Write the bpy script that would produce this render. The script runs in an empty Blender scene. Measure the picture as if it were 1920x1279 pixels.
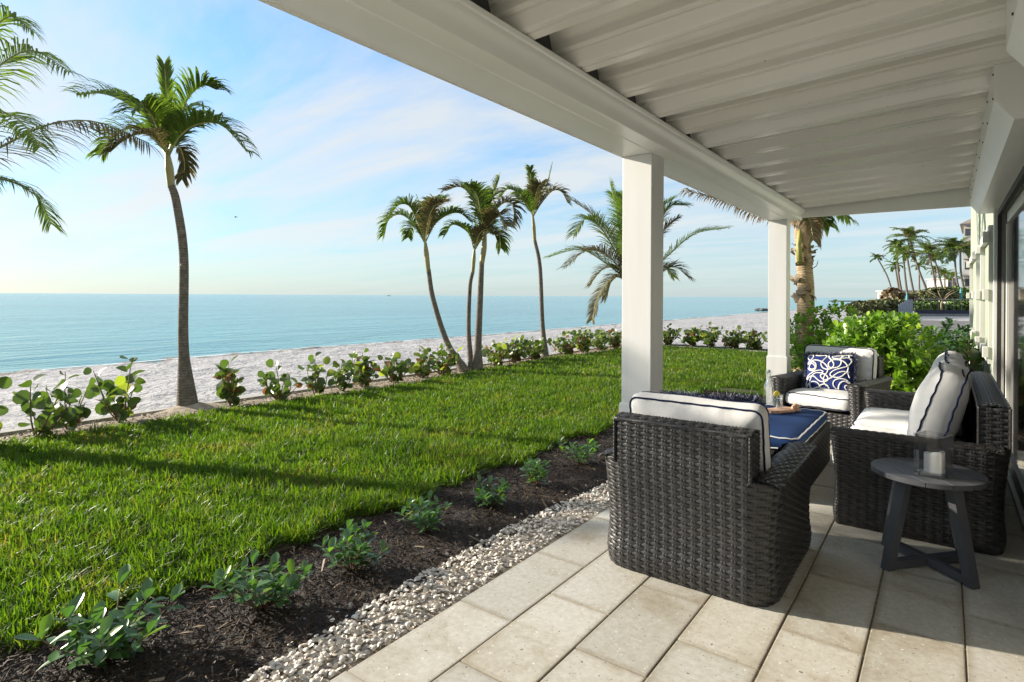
import bpy, bmesh, math, random
import numpy as np
from mathutils import Vector, Matrix, Euler, noise
R = math.radians
random.seed(7)
rng = np.random.default_rng(11)
scene = bpy.context.scene
col = scene.collection

# ------------------------------------------------------------------ camera, sky, sun, exposure
YAW = 36.5
FPX = 1102.0
cam_d = bpy.data.cameras.new('camera')
cam = bpy.data.objects.new('camera', cam_d)
col.objects.link(cam)
cam_d.sensor_width = 36
cam_d.lens = FPX / 1920 * 36
cam_d.shift_y = -85 / 1920
cam_d.clip_start = 0.05
cam_d.clip_end = 20000
cam.matrix_world = Matrix.Translation((0, 0, 1.5)) @ Matrix.Rotation(R(YAW), 4, 'Z') @ Matrix.Rotation(R(90), 4, 'X') @ Matrix.Rotation(0.0055, 4, 'Z')
scene.camera = cam

SUN_AZ = 106.0      # degrees counter-clockwise from +Y
SUN_EL = 19.0
sun_dir = Vector((-math.sin(R(SUN_AZ)) * math.cos(R(SUN_EL)), math.cos(R(SUN_AZ)) * math.cos(R(SUN_EL)), math.sin(R(SUN_EL))))
sl = bpy.data.lights.new('sun', 'SUN')
sl.energy = 5.0
sl.angle = R(1.0)
sl.color = (1.0, 0.90, 0.76)
so = bpy.data.objects.new('sun', sl)
col.objects.link(so)
so.rotation_euler = sun_dir.to_track_quat('Z', 'Y').to_euler()

world = bpy.data.worlds.new('World')
scene.world = world
world.use_nodes = True
wn = world.node_tree.nodes
wl = world.node_tree.links
wn.clear()


def N(t, kind, **kw):
    n = t.nodes.new(kind)
    for k, v in kw.items():
        setattr(n, k, v)
    return n


wt = world.node_tree
out = N(wt, 'ShaderNodeOutputWorld')
bg = N(wt, 'ShaderNodeBackground')
sky = N(wt, 'ShaderNodeTexSky', sky_type='NISHITA')
sky.sun_disc = False
sky.sun_elevation = R(SUN_EL)
sky.sun_rotation = R(-SUN_AZ)
sky.air_density = 1.0
sky.dust_density = 0.35
sky.ozone_density = 2.0
bg.inputs['Strength'].default_value = 0.108
tc = N(wt, 'ShaderNodeTexCoord')
sep = N(wt, 'ShaderNodeSeparateXYZ')
wl.new(tc.outputs['Generated'], sep.inputs[0])
zz = N(wt, 'ShaderNodeMath', operation='MAXIMUM')
wl.new(sep.outputs['Z'], zz.inputs[0])
zz.inputs[1].default_value = 0.0
za = N(wt, 'ShaderNodeMath', operation='ADD')
wl.new(zz.outputs[0], za.inputs[0])
za.inputs[1].default_value = 0.09
dx = N(wt, 'ShaderNodeMath', operation='DIVIDE')
wl.new(sep.outputs['X'], dx.inputs[0]); wl.new(za.outputs[0], dx.inputs[1])
dy = N(wt, 'ShaderNodeMath', operation='DIVIDE')
wl.new(sep.outputs['Y'], dy.inputs[0]); wl.new(za.outputs[0], dy.inputs[1])
cmb = N(wt, 'ShaderNodeCombineXYZ')
wl.new(dx.outputs[0], cmb.inputs[0]); wl.new(dy.outputs[0], cmb.inputs[1])
mp = N(wt, 'ShaderNodeMapping')
wl.new(cmb.outputs[0], mp.inputs[0])
mp.inputs['Rotation'].default_value = (0, 0, R(-52))
mp.inputs['Scale'].default_value = (0.30, 0.95, 1)
mp.inputs['Location'].default_value = (3.1, 1.3, 0)
nz = N(wt, 'ShaderNodeTexNoise')
nz.inputs['Scale'].default_value = 1.6
nz.inputs['Detail'].default_value = 8
nz.inputs['Roughness'].default_value = 0.58
nz.inputs['Distortion'].default_value = 0.6
wl.new(mp.outputs[0], nz.inputs['Vector'])
cr = N(wt, 'ShaderNodeMapRange')
cr.inputs['From Min'].default_value = 0.32
cr.inputs['From Max'].default_value = 0.60
cr.inputs['To Min'].default_value = 0.15
cr.inputs['To Max'].default_value = 0.95
wl.new(nz.outputs['Fac'], cr.inputs['Value'])
# the air thickens to a pale band low over the sea
hz = N(wt, 'ShaderNodeMapRange')
hz.inputs['From Min'].default_value = 0.0
hz.inputs['From Max'].default_value = 0.42
hz.inputs['To Min'].default_value = 0.88
hz.inputs['To Max'].default_value = 0.0
wl.new(sep.outputs['Z'], hz.inputs['Value'])
# tint of the blue and colour of thin cloud
tint = N(wt, 'ShaderNodeMix', data_type='RGBA', blend_type='MULTIPLY')
tint.inputs['Factor'].default_value = 1.0
tint.inputs['B'].default_value = (0.56, 0.90, 1.12, 1)
wl.new(sky.outputs[0], tint.inputs['A'])
mix = N(wt, 'ShaderNodeMix', data_type='RGBA')
wl.new(hz.outputs[0], mix.inputs['Factor'])
wl.new(tint.outputs['Result'], mix.inputs['A'])
# haze and cloud colours: a share of the sky behind plus a pale tone
hzc = N(wt, 'ShaderNodeVectorMath', operation='MULTIPLY_ADD')
wl.new(sky.outputs[0], hzc.inputs[0])
hzc.inputs[1].default_value = (0.13, 0.125, 0.115)
hzc.inputs[2].default_value = (1.62, 2.12, 2.42)
wl.new(hzc.outputs[0], mix.inputs['B'])
cw_ = N(wt, 'ShaderNodeVectorMath', operation='MULTIPLY_ADD')
wl.new(sky.outputs[0], cw_.inputs[0])
cw_.inputs[1].default_value = (0.11, 0.10, 0.09)
cw_.inputs[2].default_value = (2.95, 3.1, 3.2)
# clouds thin out just above the sea
cf = N(wt, 'ShaderNodeMapRange')
cf.inputs['From Min'].default_value = 0.01
cf.inputs['From Max'].default_value = 0.12
cf.inputs['To Min'].default_value = 0.25
cf.inputs['To Max'].default_value = 1.0
wl.new(sep.outputs['Z'], cf.inputs['Value'])
cfm = N(wt, 'ShaderNodeMath', operation='MULTIPLY')
wl.new(cr.outputs[0], cfm.inputs[0]); wl.new(cf.outputs[0], cfm.inputs[1])
mix2 = N(wt, 'ShaderNodeMix', data_type='RGBA')
wl.new(cfm.outputs[0], mix2.inputs['Factor'])
wl.new(mix.outputs['Result'], mix2.inputs['A'])
wl.new(cw_.outputs[0], mix2.inputs['B'])
wl.new(mix2.outputs['Result'], bg.inputs['Color'])
wl.new(bg.outputs[0], out.inputs['Surface'])

scene.render.engine = 'CYCLES'
scene.cycles.max_bounces = 10
scene.cycles.diffuse_bounces = 8
scene.cycles.transparent_max_bounces = 12
vs = scene.view_settings
vs.view_transform = 'Standard'
vs.look = 'None'
vs.exposure = 1.18
vs.gamma = 1
vs.use_curve_mapping = False
scene.render.resolution_x = 1024
scene.render.resolution_y = 682


# ------------------------------------------------------------------ helpers
class MB:
    def __init__(self):
        self.v = []
        self.f = []

    def add(self, vs, fs):
        o = len(self.v)
        self.v.extend([tuple(p) for p in vs])
        self.f.extend([tuple(i + o for i in f) for f in fs])

    def box(self, c, s, M=None):
        x, y, z = s[0] / 2, s[1] / 2, s[2] / 2
        vs = [Vector((c[0] + a * x, c[1] + b * y, c[2] + d * z)) for a in (-1, 1) for b in (-1, 1) for d in (-1, 1)]
        if M is not None:
            vs = [M @ p for p in vs]
        self.add(vs, [(0, 1, 3, 2), (4, 6, 7, 5), (0, 4, 5, 1), (2, 3, 7, 6), (0, 2, 6, 4), (1, 5, 7, 3)])

    def bevbox(self, c, s, b, M=None):
        # box with chamfered edges
        bm = bmesh.new()
        bmesh.ops.create_cube(bm, size=1)
        for v in bm.verts:
            v.co = Vector((v.co.x * s[0], v.co.y * s[1], v.co.z * s[2]))
        bmesh.ops.bevel(bm, geom=list(bm.edges), offset=b, segments=2, profile=0.7, affect='EDGES')
        vs = [v.co + Vector(c) for v in bm.verts]
        if M is not None:
            vs = [M @ p for p in vs]
        bm.verts.index_update()
        self.add(vs, [tuple(v.index for v in f.verts) for f in bm.faces])
        bm.free()

    def tube(self, pts, rad, n=8, cap=True, flat=None):
        pts = [Vector(p) for p in pts]
        if not hasattr(rad, '__len__'):
            rad = [rad] * len(pts)
        vs = []
        prev = None
        for i, p in enumerate(pts):
            t = (pts[min(i + 1, len(pts) - 1)] - pts[max(i - 1, 0)])
            t = t.normalized() if t.length > 1e-9 else Vector((0, 0, 1))
            if prev is None:
                a = Vector((0, 0, 1)) if abs(t.z) < 0.9 else Vector((1, 0, 0))
                s = t.cross(a).normalized()
            else:
                s = (prev - t * prev.dot(t)).normalized()
            prev = s
            u = s.cross(t)
            for k in range(n):
                an = 2 * math.pi * k / n
                vs.append(p + s * math.cos(an) * rad[i] + u * math.sin(an) * rad[i])
        fs = []
        for i in range(len(pts) - 1):
            for k in range(n):
                fs.append((i * n + k, i * n + (k + 1) % n, (i + 1) * n + (k + 1) % n, (i + 1) * n + k))
        if cap:
            fs.append(tuple(range(n))[::-1])
            fs.append(tuple(range((len(pts) - 1) * n, len(pts) * n)))
        self.add(vs, fs)

    def prism(self, prof, a, b, axis='Y'):
        # closed profile [(p,q)] swept along an axis; Y: (x,z); X: (y,z)
        n = len(prof)
        mk = {'Y': lambda p, t: (p[0], t, p[1]), 'X': lambda p, t: (t, p[0], p[1]), 'Z': lambda p, t: (p[0], p[1], t)}[axis]
        vs = [mk(p, a) for p in prof] + [mk(p, b) for p in prof]
        fs = [(i, (i + 1) % n, n + (i + 1) % n, n + i) for i in range(n)]
        fs += [tuple(range(n))[::-1], tuple(range(n, 2 * n))]
        self.add(vs, fs)

    def mesh(self, name, smooth=False, angle=None):
        me = bpy.data.meshes.new(name)
        me.from_pydata(self.v, [], self.f)
        me.update()
        if smooth:
            me.polygons.foreach_set('use_smooth', [True] * len(me.polygons))
            if angle:
                try:
                    me.set_sharp_from_angle(angle=R(angle))
                except Exception:
                    pass
        return me

    def build(self, name, mat, parent=None, smooth=False, angle=None, fix=True):
        if fix:
            bm = bmesh.new()
            me0 = self.mesh(name)
            bm.from_mesh(me0)
            bmesh.ops.recalc_face_normals(bm, faces=bm.faces)
            bm.to_mesh(me0)
            bm.free()
            me = me0
            if smooth:
                me.polygons.foreach_set('use_smooth', [True] * len(me.polygons))
                if angle:
                    me.set_sharp_from_angle(angle=R(angle))
        else:
            me = self.mesh(name, smooth, angle)
        return link(name, me, mat, parent)


def link(name, me, mat=None, parent=None):
    if mat is not None and len(me.materials) == 0:
        me.materials.append(mat)
    o = bpy.data.objects.new(name, me)
    col.objects.link(o)
    if parent is not None:
        o.parent = parent
    return o


def tag(o, label=None, cat=None, group=None, kind=None):
    if label: o['label'] = label
    if cat: o['category'] = cat
    if group: o['group'] = group
    if kind: o['kind'] = kind
    return o


def thing(name, label, cat, loc=(0, 0, 0), rz=0, group=None):
    o = bpy.data.objects.new(name, None)
    col.objects.link(o)
    o.location = loc
    o.rotation_euler = (0, 0, rz)
    o.empty_display_size = 0.1
    return tag(o, label, cat, group)


def npmesh(name, V, F, mat, parent=None, smooth=False):
    """V (n,3) array, F (m,k) array of equal-size faces"""
    me = bpy.data.meshes.new(name)
    me.vertices.add(len(V))
    me.vertices.foreach_set('co', np.ascontiguousarray(V, dtype=np.float32).ravel())
    k = F.shape[1]
    me.loops.add(F.size)
    me.loops.foreach_set('vertex_index', np.ascontiguousarray(F, dtype=np.int32).ravel())
    me.polygons.add(len(F))
    me.polygons.foreach_set('loop_start', np.arange(0, F.size, k, dtype=np.int32))
    me.polygons.foreach_set('loop_total', np.full(len(F), k, dtype=np.int32))
    if smooth:
        me.polygons.foreach_set('use_smooth', np.ones(len(F), dtype=bool))
    me.update()
    me.validate()
    return link(name, me, mat, parent)


def color_attr(me, name, vals):
    a = me.color_attributes.new(name, 'FLOAT_COLOR', 'POINT')
    c = np.ones((len(vals), 4), dtype=np.float32)
    c[:, 0] = vals; c[:, 1] = vals; c[:, 2] = vals
    a.data.foreach_set('color', c.ravel())


_c, _s = math.cos(R(YAW)), math.sin(R(YAW))


def at(u, v, d):
    """a place in the world seen at depth d metres (survey of the photograph)"""
    hy = 554.5 + 0.0062 * (u - 960)
    a = (u - 960) / FPX * d
    return Vector((-_s * d + _c * a, _c * d + _s * a, 1.5 + (hy - v) / FPX * d))


def smooth_path(pts, n):
    pts = [Vector(p) for p in pts]
    if len(pts) == 2:
        return [pts[0].lerp(pts[1], i / n) for i in range(n + 1)]
    ext = [pts[0] * 2 - pts[1]] + pts + [pts[-1] * 2 - pts[-2]]
    seg = len(pts) - 1
    res = []
    for i in range(n + 1):
        t = i / n * seg
        k = min(int(t), seg - 1)
        f = t - k
        p0, p1, p2, p3 = ext[k:k + 4]
        res.append(0.5 * ((2 * p1) + (p2 - p0) * f + (2 * p0 - 5 * p1 + 4 * p2 - p3) * f * f + (3 * p1 - p0 - 3 * p2 + p3) * f ** 3))
    return res


# ------------------------------------------------------------------ materials
def new_mat(name):
    m = bpy.data.materials.new(name)
    m.use_nodes = True
    t = m.node_tree
    b = t.nodes['Principled BSDF']
    return m, t, b


def noise_node(t, scale, detail=4, rough=0.55, vec=None, dist=0):
    n = N(t, 'ShaderNodeTexNoise')
    n.inputs['Scale'].default_value = scale
    n.inputs['Detail'].default_value = detail
    n.inputs['Roughness'].default_value = rough
    n.inputs['Distortion'].default_value = dist
    if vec is not None:
        t.links.new(vec, n.inputs['Vector'])
    return n


def ramp(t, fac, stops):
    r = N(t, 'ShaderNodeValToRGB')
    cr = r.color_ramp
    while len(cr.elements) > 1:
        cr.elements.remove(cr.elements[-1])
    cr.elements[0].position = stops[0][0]
    cr.elements[0].color = (*stops[0][1], 1)
    for p, c in stops[1:]:
        e = cr.elements.new(p)
        e.color = (*c, 1)
    t.links.new(fac, r.inputs[0])
    return r


def objco(t, scale=(1, 1, 1), kind='Object'):
    c = N(t, 'ShaderNodeTexCoord')
    m = N(t, 'ShaderNodeMapping')
    m.inputs['Scale'].default_value = scale
    t.links.new(c.outputs[kind], m.inputs[0])
    return m.outputs[0]


def bump(t, b, h, strength=0.3, dist=0.01):
    n = N(t, 'ShaderNodeBump')
    n.inputs['Strength'].default_value = strength
    n.inputs['Distance'].default_value = dist
    t.links.new(h, n.inputs['Height'])
    t.links.new(n.outputs[0], b.inputs['Normal'])
    return n


def mulc(t, a, bcol, fac=1.0, mode='MULTIPLY'):
    m = N(t, 'ShaderNodeMix', data_type='RGBA', blend_type=mode)
    if hasattr(fac, 'links'):
        t.links.new(fac, m.inputs['Factor'])
    else:
        m.inputs['Factor'].default_value = fac
    for k, x in (('A', a), ('B', bcol)):
        if isinstance(x, tuple):
            m.inputs[k].default_value = (*x, 1)
        else:
            t.links.new(x, m.inputs[k])
    return m.outputs['Result']


def simple(name, c1, c2, scale=5, rough=0.5, bscale=None, bstr=0.2, bdist=0.005, metallic=0, coords='Object', spec=0.5, stretch=(1, 1, 1)):
    m, t, b = new_mat(name)
    v = objco(t, stretch, coords)
    n = noise_node(t, scale, 5, vec=v)
    r = ramp(t, n.outputs['Fac'], [(0.3, c1), (0.7, c2)])
    t.links.new(r.outputs[0], b.inputs['Base Color'])
    b.inputs['Roughness'].default_value = rough
    b.inputs['Metallic'].default_value = metallic
    b.inputs['Specular IOR Level'].default_value = spec
    if bscale:
        n2 = noise_node(t, bscale, 4, vec=v)
        bump(t, b, n2.outputs['Fac'], bstr, bdist)
    return m


def leafmat(name, c1, c2, rough=0.4, trans=0.35, tcol=None, attr=False, scale=9, spec=0.5):
    m, t, b = new_mat(name)
    v = objco(t)
    n = noise_node(t, scale, 3, vec=v)
    oi = N(t, 'ShaderNodeObjectInfo')
    geo = N(t, 'ShaderNodeNewGeometry')
    s = N(t, 'ShaderNodeMath', operation='ADD')
    s1 = N(t, 'ShaderNodeMath', operation='MULTIPLY')
    t.links.new(geo.outputs['Random Per Island'], s1.inputs[0])
    s1.inputs[1].default_value = 0.55
    s0 = N(t, 'ShaderNodeMath', operation='MULTIPLY_ADD')
    t.links.new(oi.outputs['Random'], s0.inputs[0])
    s0.inputs[1].default_value = 0.35
    t.links.new(s1.outputs[0], s0.inputs[2])
    t.links.new(s0.outputs[0], s.inputs[0])
    s2 = N(t, 'ShaderNodeMath', operation='MULTIPLY')
    t.links.new(n.outputs['Fac'], s2.inputs[0])
    s2.inputs[1].default_value = 0.4
    t.links.new(s2.outputs[0], s.inputs[1])
    r = ramp(t, s.outputs[0], [(0.15, c1), (0.85, c2)])
    t.links.new(r.outputs[0], b.inputs['Base Color'])
    b.inputs['Roughness'].default_value = rough
    b.inputs['Specular IOR Level'].default_value = spec
    tr = N(t, 'ShaderNodeBsdfTranslucent')
    tcm = mulc(t, r.outputs[0], tcol or (1.6, 1.9, 0.7), 1.0)
    t.links.new(tcm, tr.inputs['Color'])
    mx = N(t, 'ShaderNodeMixShader')
    mx.inputs[0].default_value = trans
    t.links.new(b.outputs[0], mx.inputs[1])
    t.links.new(tr.outputs[0], mx.inputs[2])
    t.links.new(mx.outputs[0], t.nodes['Material Output'].inputs['Surface'])
    return m


M = {}
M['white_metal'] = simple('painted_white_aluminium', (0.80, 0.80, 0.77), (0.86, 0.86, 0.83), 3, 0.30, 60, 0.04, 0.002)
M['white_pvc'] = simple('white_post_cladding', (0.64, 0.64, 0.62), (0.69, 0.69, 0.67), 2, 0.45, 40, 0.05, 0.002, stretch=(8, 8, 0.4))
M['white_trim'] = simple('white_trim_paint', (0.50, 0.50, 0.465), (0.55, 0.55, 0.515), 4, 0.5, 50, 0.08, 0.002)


def pan_mat():
    m, t, b = new_mat('ceiling_pan_enamel')
    v = objco(t)
    n = noise_node(t, 1.3, 6, vec=v)
    r = ramp(t, n.outputs['Fac'], [(0.3, (0.84, 0.83, 0.79)), (0.7, (0.89, 0.88, 0.85))])
    vo = N(t, 'ShaderNodeTexVoronoi')
    vo.inputs['Scale'].default_value = 9
    t.links.new(v, vo.inputs['Vector'])
    sp = N(t, 'ShaderNodeMapRange')
    sp.inputs['From Min'].default_value = 0.02
    sp.inputs['From Max'].default_value = 0.05
    t.links.new(vo.outputs['Distance'], sp.inputs['Value'])
    n2 = noise_node(t, 2.2, 2, vec=v)
    gt = N(t, 'ShaderNodeMath', operation='GREATER_THAN')
    gt.inputs[1].default_value = 0.5
    t.links.new(n2.outputs['Fac'], gt.inputs[0])
    inv = N(t, 'ShaderNodeMath', operation='SUBTRACT')
    inv.inputs[0].default_value = 1
    t.links.new(sp.outputs[0], inv.inputs[1])
    f = N(t, 'ShaderNodeMath', operation='MULTIPLY')
    t.links.new(inv.outputs[0], f.inputs[0]); t.links.new(gt.outputs[0], f.inputs[1])
    c = mulc(t, r.outputs[0], (0.30, 0.26, 0.2), f.outputs[0], 'MIX')
    # grimy streaks along the pans
    v2 = objco(t, (0.5, 9, 9))
    n3 = noise_node(t, 3, 5, vec=v2)
    r3 = ramp(t, n3.outputs['Fac'], [(0.35, (0.93, 0.92, 0.88)), (0.6, (1, 1, 1))])
    c = mulc(t, c, ramp(t, N(t, 'ShaderNodeObjectInfo').outputs['Random'], [(0, (.90, .89, .86)), (1, (1, 1, 1))]).outputs[0])
    t.links.new(c, b.inputs['Base Color'])
    b.inputs['Roughness'].default_value = 0.22
    return m


M['pan'] = pan_mat()


def paver_mat():
    m, t, b = new_mat('cream_concrete_paver')
    geo = N(t, 'ShaderNodeNewGeometry')
    oi = N(t, 'ShaderNodeObjectInfo')
    pos = geo.outputs['Position']
    # offset the pattern per paver
    ad = N(t, 'ShaderNodeVectorMath', operation='MULTIPLY_ADD')
    t.links.new(oi.outputs['Random'], ad.inputs[0])
    ad.inputs[1].default_value = (7, 11, 3)
    t.links.new(pos, ad.inputs[2])
    v = ad.outputs[0]
    n = noise_node(t, 2.2, 6, 0.6, v, 0.4)
    r = ramp(t, n.outputs['Fac'], [(0.30, (0.335, 0.29, 0.215)), (0.46, (0.475, 0.455, 0.395)), (0.7, (0.53, 0.52, 0.485))])
    n2 = noise_node(t, 38, 5, 0.7, v)
    r2 = ramp(t, n2.outputs['Fac'], [(0.33, (0.80, 0.78, 0.72)), (0.62, (1.03, 1.03, 1.03))])
    c = mulc(t, r.outputs[0], r2.outputs[0], 0.85)

    def specks(scale, lo, hi, colr, c, keep):
        vo = N(t, 'ShaderNodeTexVoronoi')
        vo.inputs['Scale'].default_value = scale
        dn = noise_node(t, scale * 1.3, 2, vec=v)
        vm = N(t, 'ShaderNodeVectorMath', operation='MULTIPLY_ADD')
        t.links.new(dn.outputs['Color'], vm.inputs[0])
        vm.inputs[1].default_value = (0.6 / scale,) * 3
        t.links.new(v, vm.inputs[2])
        t.links.new(vm.outputs[0], vo.inputs['Vector'])
        mr = N(t, 'ShaderNodeMapRange')
        mr.inputs['From Min'].default_value = lo
        mr.inputs['From Max'].default_value = hi
        mr.inputs['To Min'].default_value = 1
        mr.inputs['To Max'].default_value = 0
        t.links.new(vo.outputs['Distance'], mr.inputs['Value'])
        sp = N(t, 'ShaderNodeSeparateColor')
        t.links.new(vo.outputs['Color'], sp.inputs[0])
        lt = N(t, 'ShaderNodeMath', operation='LESS_THAN')
        t.links.new(sp.outputs[0], lt.inputs[0])
        lt.inputs[1].default_value = keep
        mm = N(t, 'ShaderNodeMath', operation='MULTIPLY')
        t.links.new(mr.outputs[0], mm.inputs[0]); t.links.new(lt.outputs[0], mm.inputs[1])
        return mulc(t, c, colr, mm.outputs[0], 'MIX'), mm.outputs[0]
    c, s1 = specks(60, 0.10, 0.22, (0.13, 0.10, 0.065), c, 0.22)
    c, s2 = specks(42, 0.12, 0.20, (0.70, 0.68, 0.63), c, 0.16)
    c, s3 = specks(16, 0.06, 0.10, (0.16, 0.13, 0.10), c, 0.22)
    # soil staining close to the edges of every paver
    tco = N(t, 'ShaderNodeTexCoord')
    sx = N(t, 'ShaderNodeSeparateXYZ')
    t.links.new(tco.outputs['Object'], sx.inputs[0])

    def edge(o, half, w):
        a = N(t, 'ShaderNodeMath', operation='ABSOLUTE')
        t.links.new(o, a.inputs[0])
        mr = N(t, 'ShaderNodeMapRange')
        mr.inputs['From Min'].default_value = half - w
        mr.inputs['From Max'].default_value = half
        t.links.new(a.outputs[0], mr.inputs['Value'])
        return mr.outputs[0]
    e = N(t, 'ShaderNodeMath', operation='MAXIMUM')
    t.links.new(edge(sx.outputs[0], 0.166, 0.03), e.inputs[0])
    t.links.new(edge(sx.outputs[1], 0.34, 0.03), e.inputs[1])
    en = N(t, 'ShaderNodeMath', operation='MULTIPLY')
    t.links.new(e.outputs[0], en.inputs[0]); t.links.new(n.outputs['Fac'], en.inputs[1])
    c = mulc(t, c, (0.50, 0.43, 0.31), en.outputs[0], 'MULTIPLY')
    hv = N(t, 'ShaderNodeHueSaturation')
    mv = N(t, 'ShaderNodeMapRange')
    mv.inputs['To Min'].default_value = 0.86
    mv.inputs['To Max'].default_value = 1.06
    t.links.new(oi.outputs['Random'], mv.inputs['Value'])
    t.links.new(mv.outputs[0], hv.inputs['Value'])
    t.links.new(c, hv.inputs['Color'])
    t.links.new(hv.outputs[0], b.inputs['Base Color'])
    b.inputs['Roughness'].default_value = 0.72
    hs = N(t, 'ShaderNodeMath', operation='MULTIPLY_ADD')
    t.links.new(s1, hs.inputs[0]); hs.inputs[1].default_value = -0.7
    t.links.new(n2.outputs['Fac'], hs.inputs[2])
    bump(t, b, hs.outputs[0], 0.35, 0.003)
    return m


M['paver'] = paver_mat()
M['joint'] = simple('sandy_joint_soil', (0.11, 0.095, 0.07), (0.24, 0.20, 0.145), 40, 0.95, 150, 0.6, 0.004)
M['soil'] = simple('dark_mulch_soil', (0.008, 0.006, 0.005), (0.030, 0.022, 0.016), 22, 0.85, 60, 0.9, 0.02)
M['chip'] = leafmat('bark_fibre', (0.008, 0.0055, 0.004), (0.052, 0.032, 0.018), 0.7, 0.0, spec=0.2)
M['chip_pale'] = leafmat('pale_bark_chip', (0.10, 0.07, 0.04), (0.19, 0.14, 0.085), 0.7, 0.0)
M['shell'] = leafmat('seashell', (0.29, 0.245, 0.19), (0.66, 0.61, 0.53), 0.5, 0.04, (1, 1, 1), scale=60)
M['shell_bed'] = simple('crushed_shell_ground', (0.20, 0.165, 0.125), (0.52, 0.46, 0.38), 70, 0.9, 110, 0.9, 0.01)
M['turf_soil'] = simple('turf_thatch', (0.02, 0.027, 0.008), (0.06, 0.065, 0.02), 30, 0.95, 90, 0.8, 0.02)
M['bed'] = simple('sandy_bed_with_leaf_litter', (0.22, 0.17, 0.115), (0.47, 0.40, 0.31), 14, 0.95, 90, 0.8, 0.02)


def grass_mat():
    m, t, b = new_mat('grass_blade')
    geo = N(t, 'ShaderNodeNewGeometry')
    n = noise_node(t, 1.5, 6, 0.65, geo.outputs['Position'])
    s = N(t, 'ShaderNodeMath', operation='MULTIPLY_ADD')
    t.links.new(geo.outputs['Random Per Island'], s.inputs[0])
    s.inputs[1].default_value = 0.42
    s2 = N(t, 'ShaderNodeMath', operation='MULTIPLY')
    t.links.new(n.outputs['Fac'], s2.inputs[0]); s2.inputs[1].default_value = 0.92
    t.links.new(s2.outputs[0], s.inputs[2])
    r = ramp(t, s.outputs[0], [(0.22, (0.014, 0.034, 0.005)), (0.5, (0.048, 0.100, 0.009)), (0.74, (0.082, 0.148, 0.016)), (0.88, (0.12, 0.145, 0.03)), (0.97, (0.20, 0.155, 0.07))])
    t.links.new(r.outputs[0], b.inputs['Base Color'])
    b.inputs['Roughness'].default_value = 0.45
    b.inputs['Specular IOR Level'].default_value = 0.35
    tr = N(t, 'ShaderNodeBsdfTranslucent')
    t.links.new(mulc(t, r.outputs[0], (1.9, 2.0, 0.55)), tr.inputs['Color'])
    mx = N(t, 'ShaderNodeMixShader')
    mx.inputs[0].default_value = 0.5
    t.links.new(b.outputs[0], mx.inputs[1]); t.links.new(tr.outputs[0], mx.inputs[2])
    t.links.new(mx.outputs[0], t.nodes['Material Output'].inputs['Surface'])
    return m


M['grass'] = grass_mat()
M['leaf_dark'] = leafmat('glossy_groundcover_leaf', (0.035, 0.085, 0.035), (0.085, 0.17, 0.055), 0.27, 0.25)
M['leaf_clusia'] = leafmat('bright_hedge_leaf', (0.05, 0.125, 0.012), (0.17, 0.28, 0.032), 0.38, 0.35, spec=0.35)
M['leaf_young'] = leafmat('young_yellow_green_leaf', (0.26, 0.36, 0.04), (0.38, 0.45, 0.08), 0.35, 0.4)
M['leaf_grape'] = leafmat('sea_grape_leaf', (0.035, 0.065, 0.018), (0.09, 0.135, 0.035), 0.42, 0.3)
M['leaf_grape_yellow'] = leafmat('yellowing_sea_grape_leaf', (0.15, 0.20, 0.03), (0.27, 0.29, 0.055), 0.42, 0.4)
M['leaf_grape_bronze'] = leafmat('bronze_sea_grape_leaf', (0.10, 0.050, 0.025), (0.19, 0.10, 0.045), 0.45, 0.35, (1.6, 1.3, 0.8))
M['stem'] = simple('woody_stem', (0.10, 0.065, 0.035), (0.19, 0.13, 0.075), 30, 0.8)
M['frond'] = leafmat('palm_leaflet', (0.05, 0.085, 0.02), (0.12, 0.165, 0.035), 0.5, 0.4, spec=0.18)
M['frond_dry'] = leafmat('dry_palm_leaflet', (0.12, 0.085, 0.045), (0.26, 0.19, 0.10), 0.6, 0.3, (1.3, 1.2, 0.9))
M['frond_ragged'] = leafmat('ragged_palm_leaflet', (0.055, 0.06, 0.028), (0.15, 0.13, 0.06), 0.55, 0.3, (1.4, 1.3, 0.8), spec=0.15)
M['rachis'] = simple('palm_midrib', (0.18, 0.20, 0.05), (0.32, 0.30, 0.09), 6, 0.5)
M['crownshaft'] = simple('green_crownshaft', (0.17, 0.17, 0.055), (0.30, 0.25, 0.10), 5, 0.45)


def trunk_mat(name, c1, c2, rings=16.0):
    m, t, b = new_mat(name)
    v = objco(t)
    w = N(t, 'ShaderNodeTexWave', wave_type='BANDS', bands_direction='Z')
    w.inputs['Scale'].default_value = rings / 6.28
    w.inputs['Distortion'].default_value = 5.0
    w.inputs['Detail'].default_value = 3
    t.links.new(v, w.inputs['Vector'])
    n = noise_node(t, 16, 6, 0.65, v)
    r = ramp(t, n.outputs['Fac'], [(0.3, c1), (0.7, c2)])
    r2 = ramp(t, w.outputs['Fac'], [(0.0, (0.7, 0.68, 0.65)), (0.35, (1.0, 1.0, 1.0))])
    t.links.new(mulc(t, r.outputs[0], r2.outputs[0]), b.inputs['Base Color'])
    b.inputs['Roughness'].default_value = 0.9
    a = N(t, 'ShaderNodeMath', operation='ADD')
    t.links.new(w.outputs['Fac'], a.inputs[0]); t.links.new(n.outputs['Fac'], a.inputs[1])
    bump(t, b, a.outputs[0], 0.5, 0.008)
    return m


M['trunk'] = trunk_mat('ringed_grey_trunk', (0.075, 0.062, 0.05), (0.21, 0.18, 0.145), 55)
M['trunk_coco'] = trunk_mat('tan_coconut_trunk', (0.24, 0.17, 0.10), (0.44, 0.33, 0.21), 45)
M['fibre'] = simple('dry_leaf_base', (0.15, 0.11, 0.07), (0.36, 0.28, 0.18), 12, 0.9, 50, 0.6, 0.01, stretch=(4, 4, 0.6))


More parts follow.
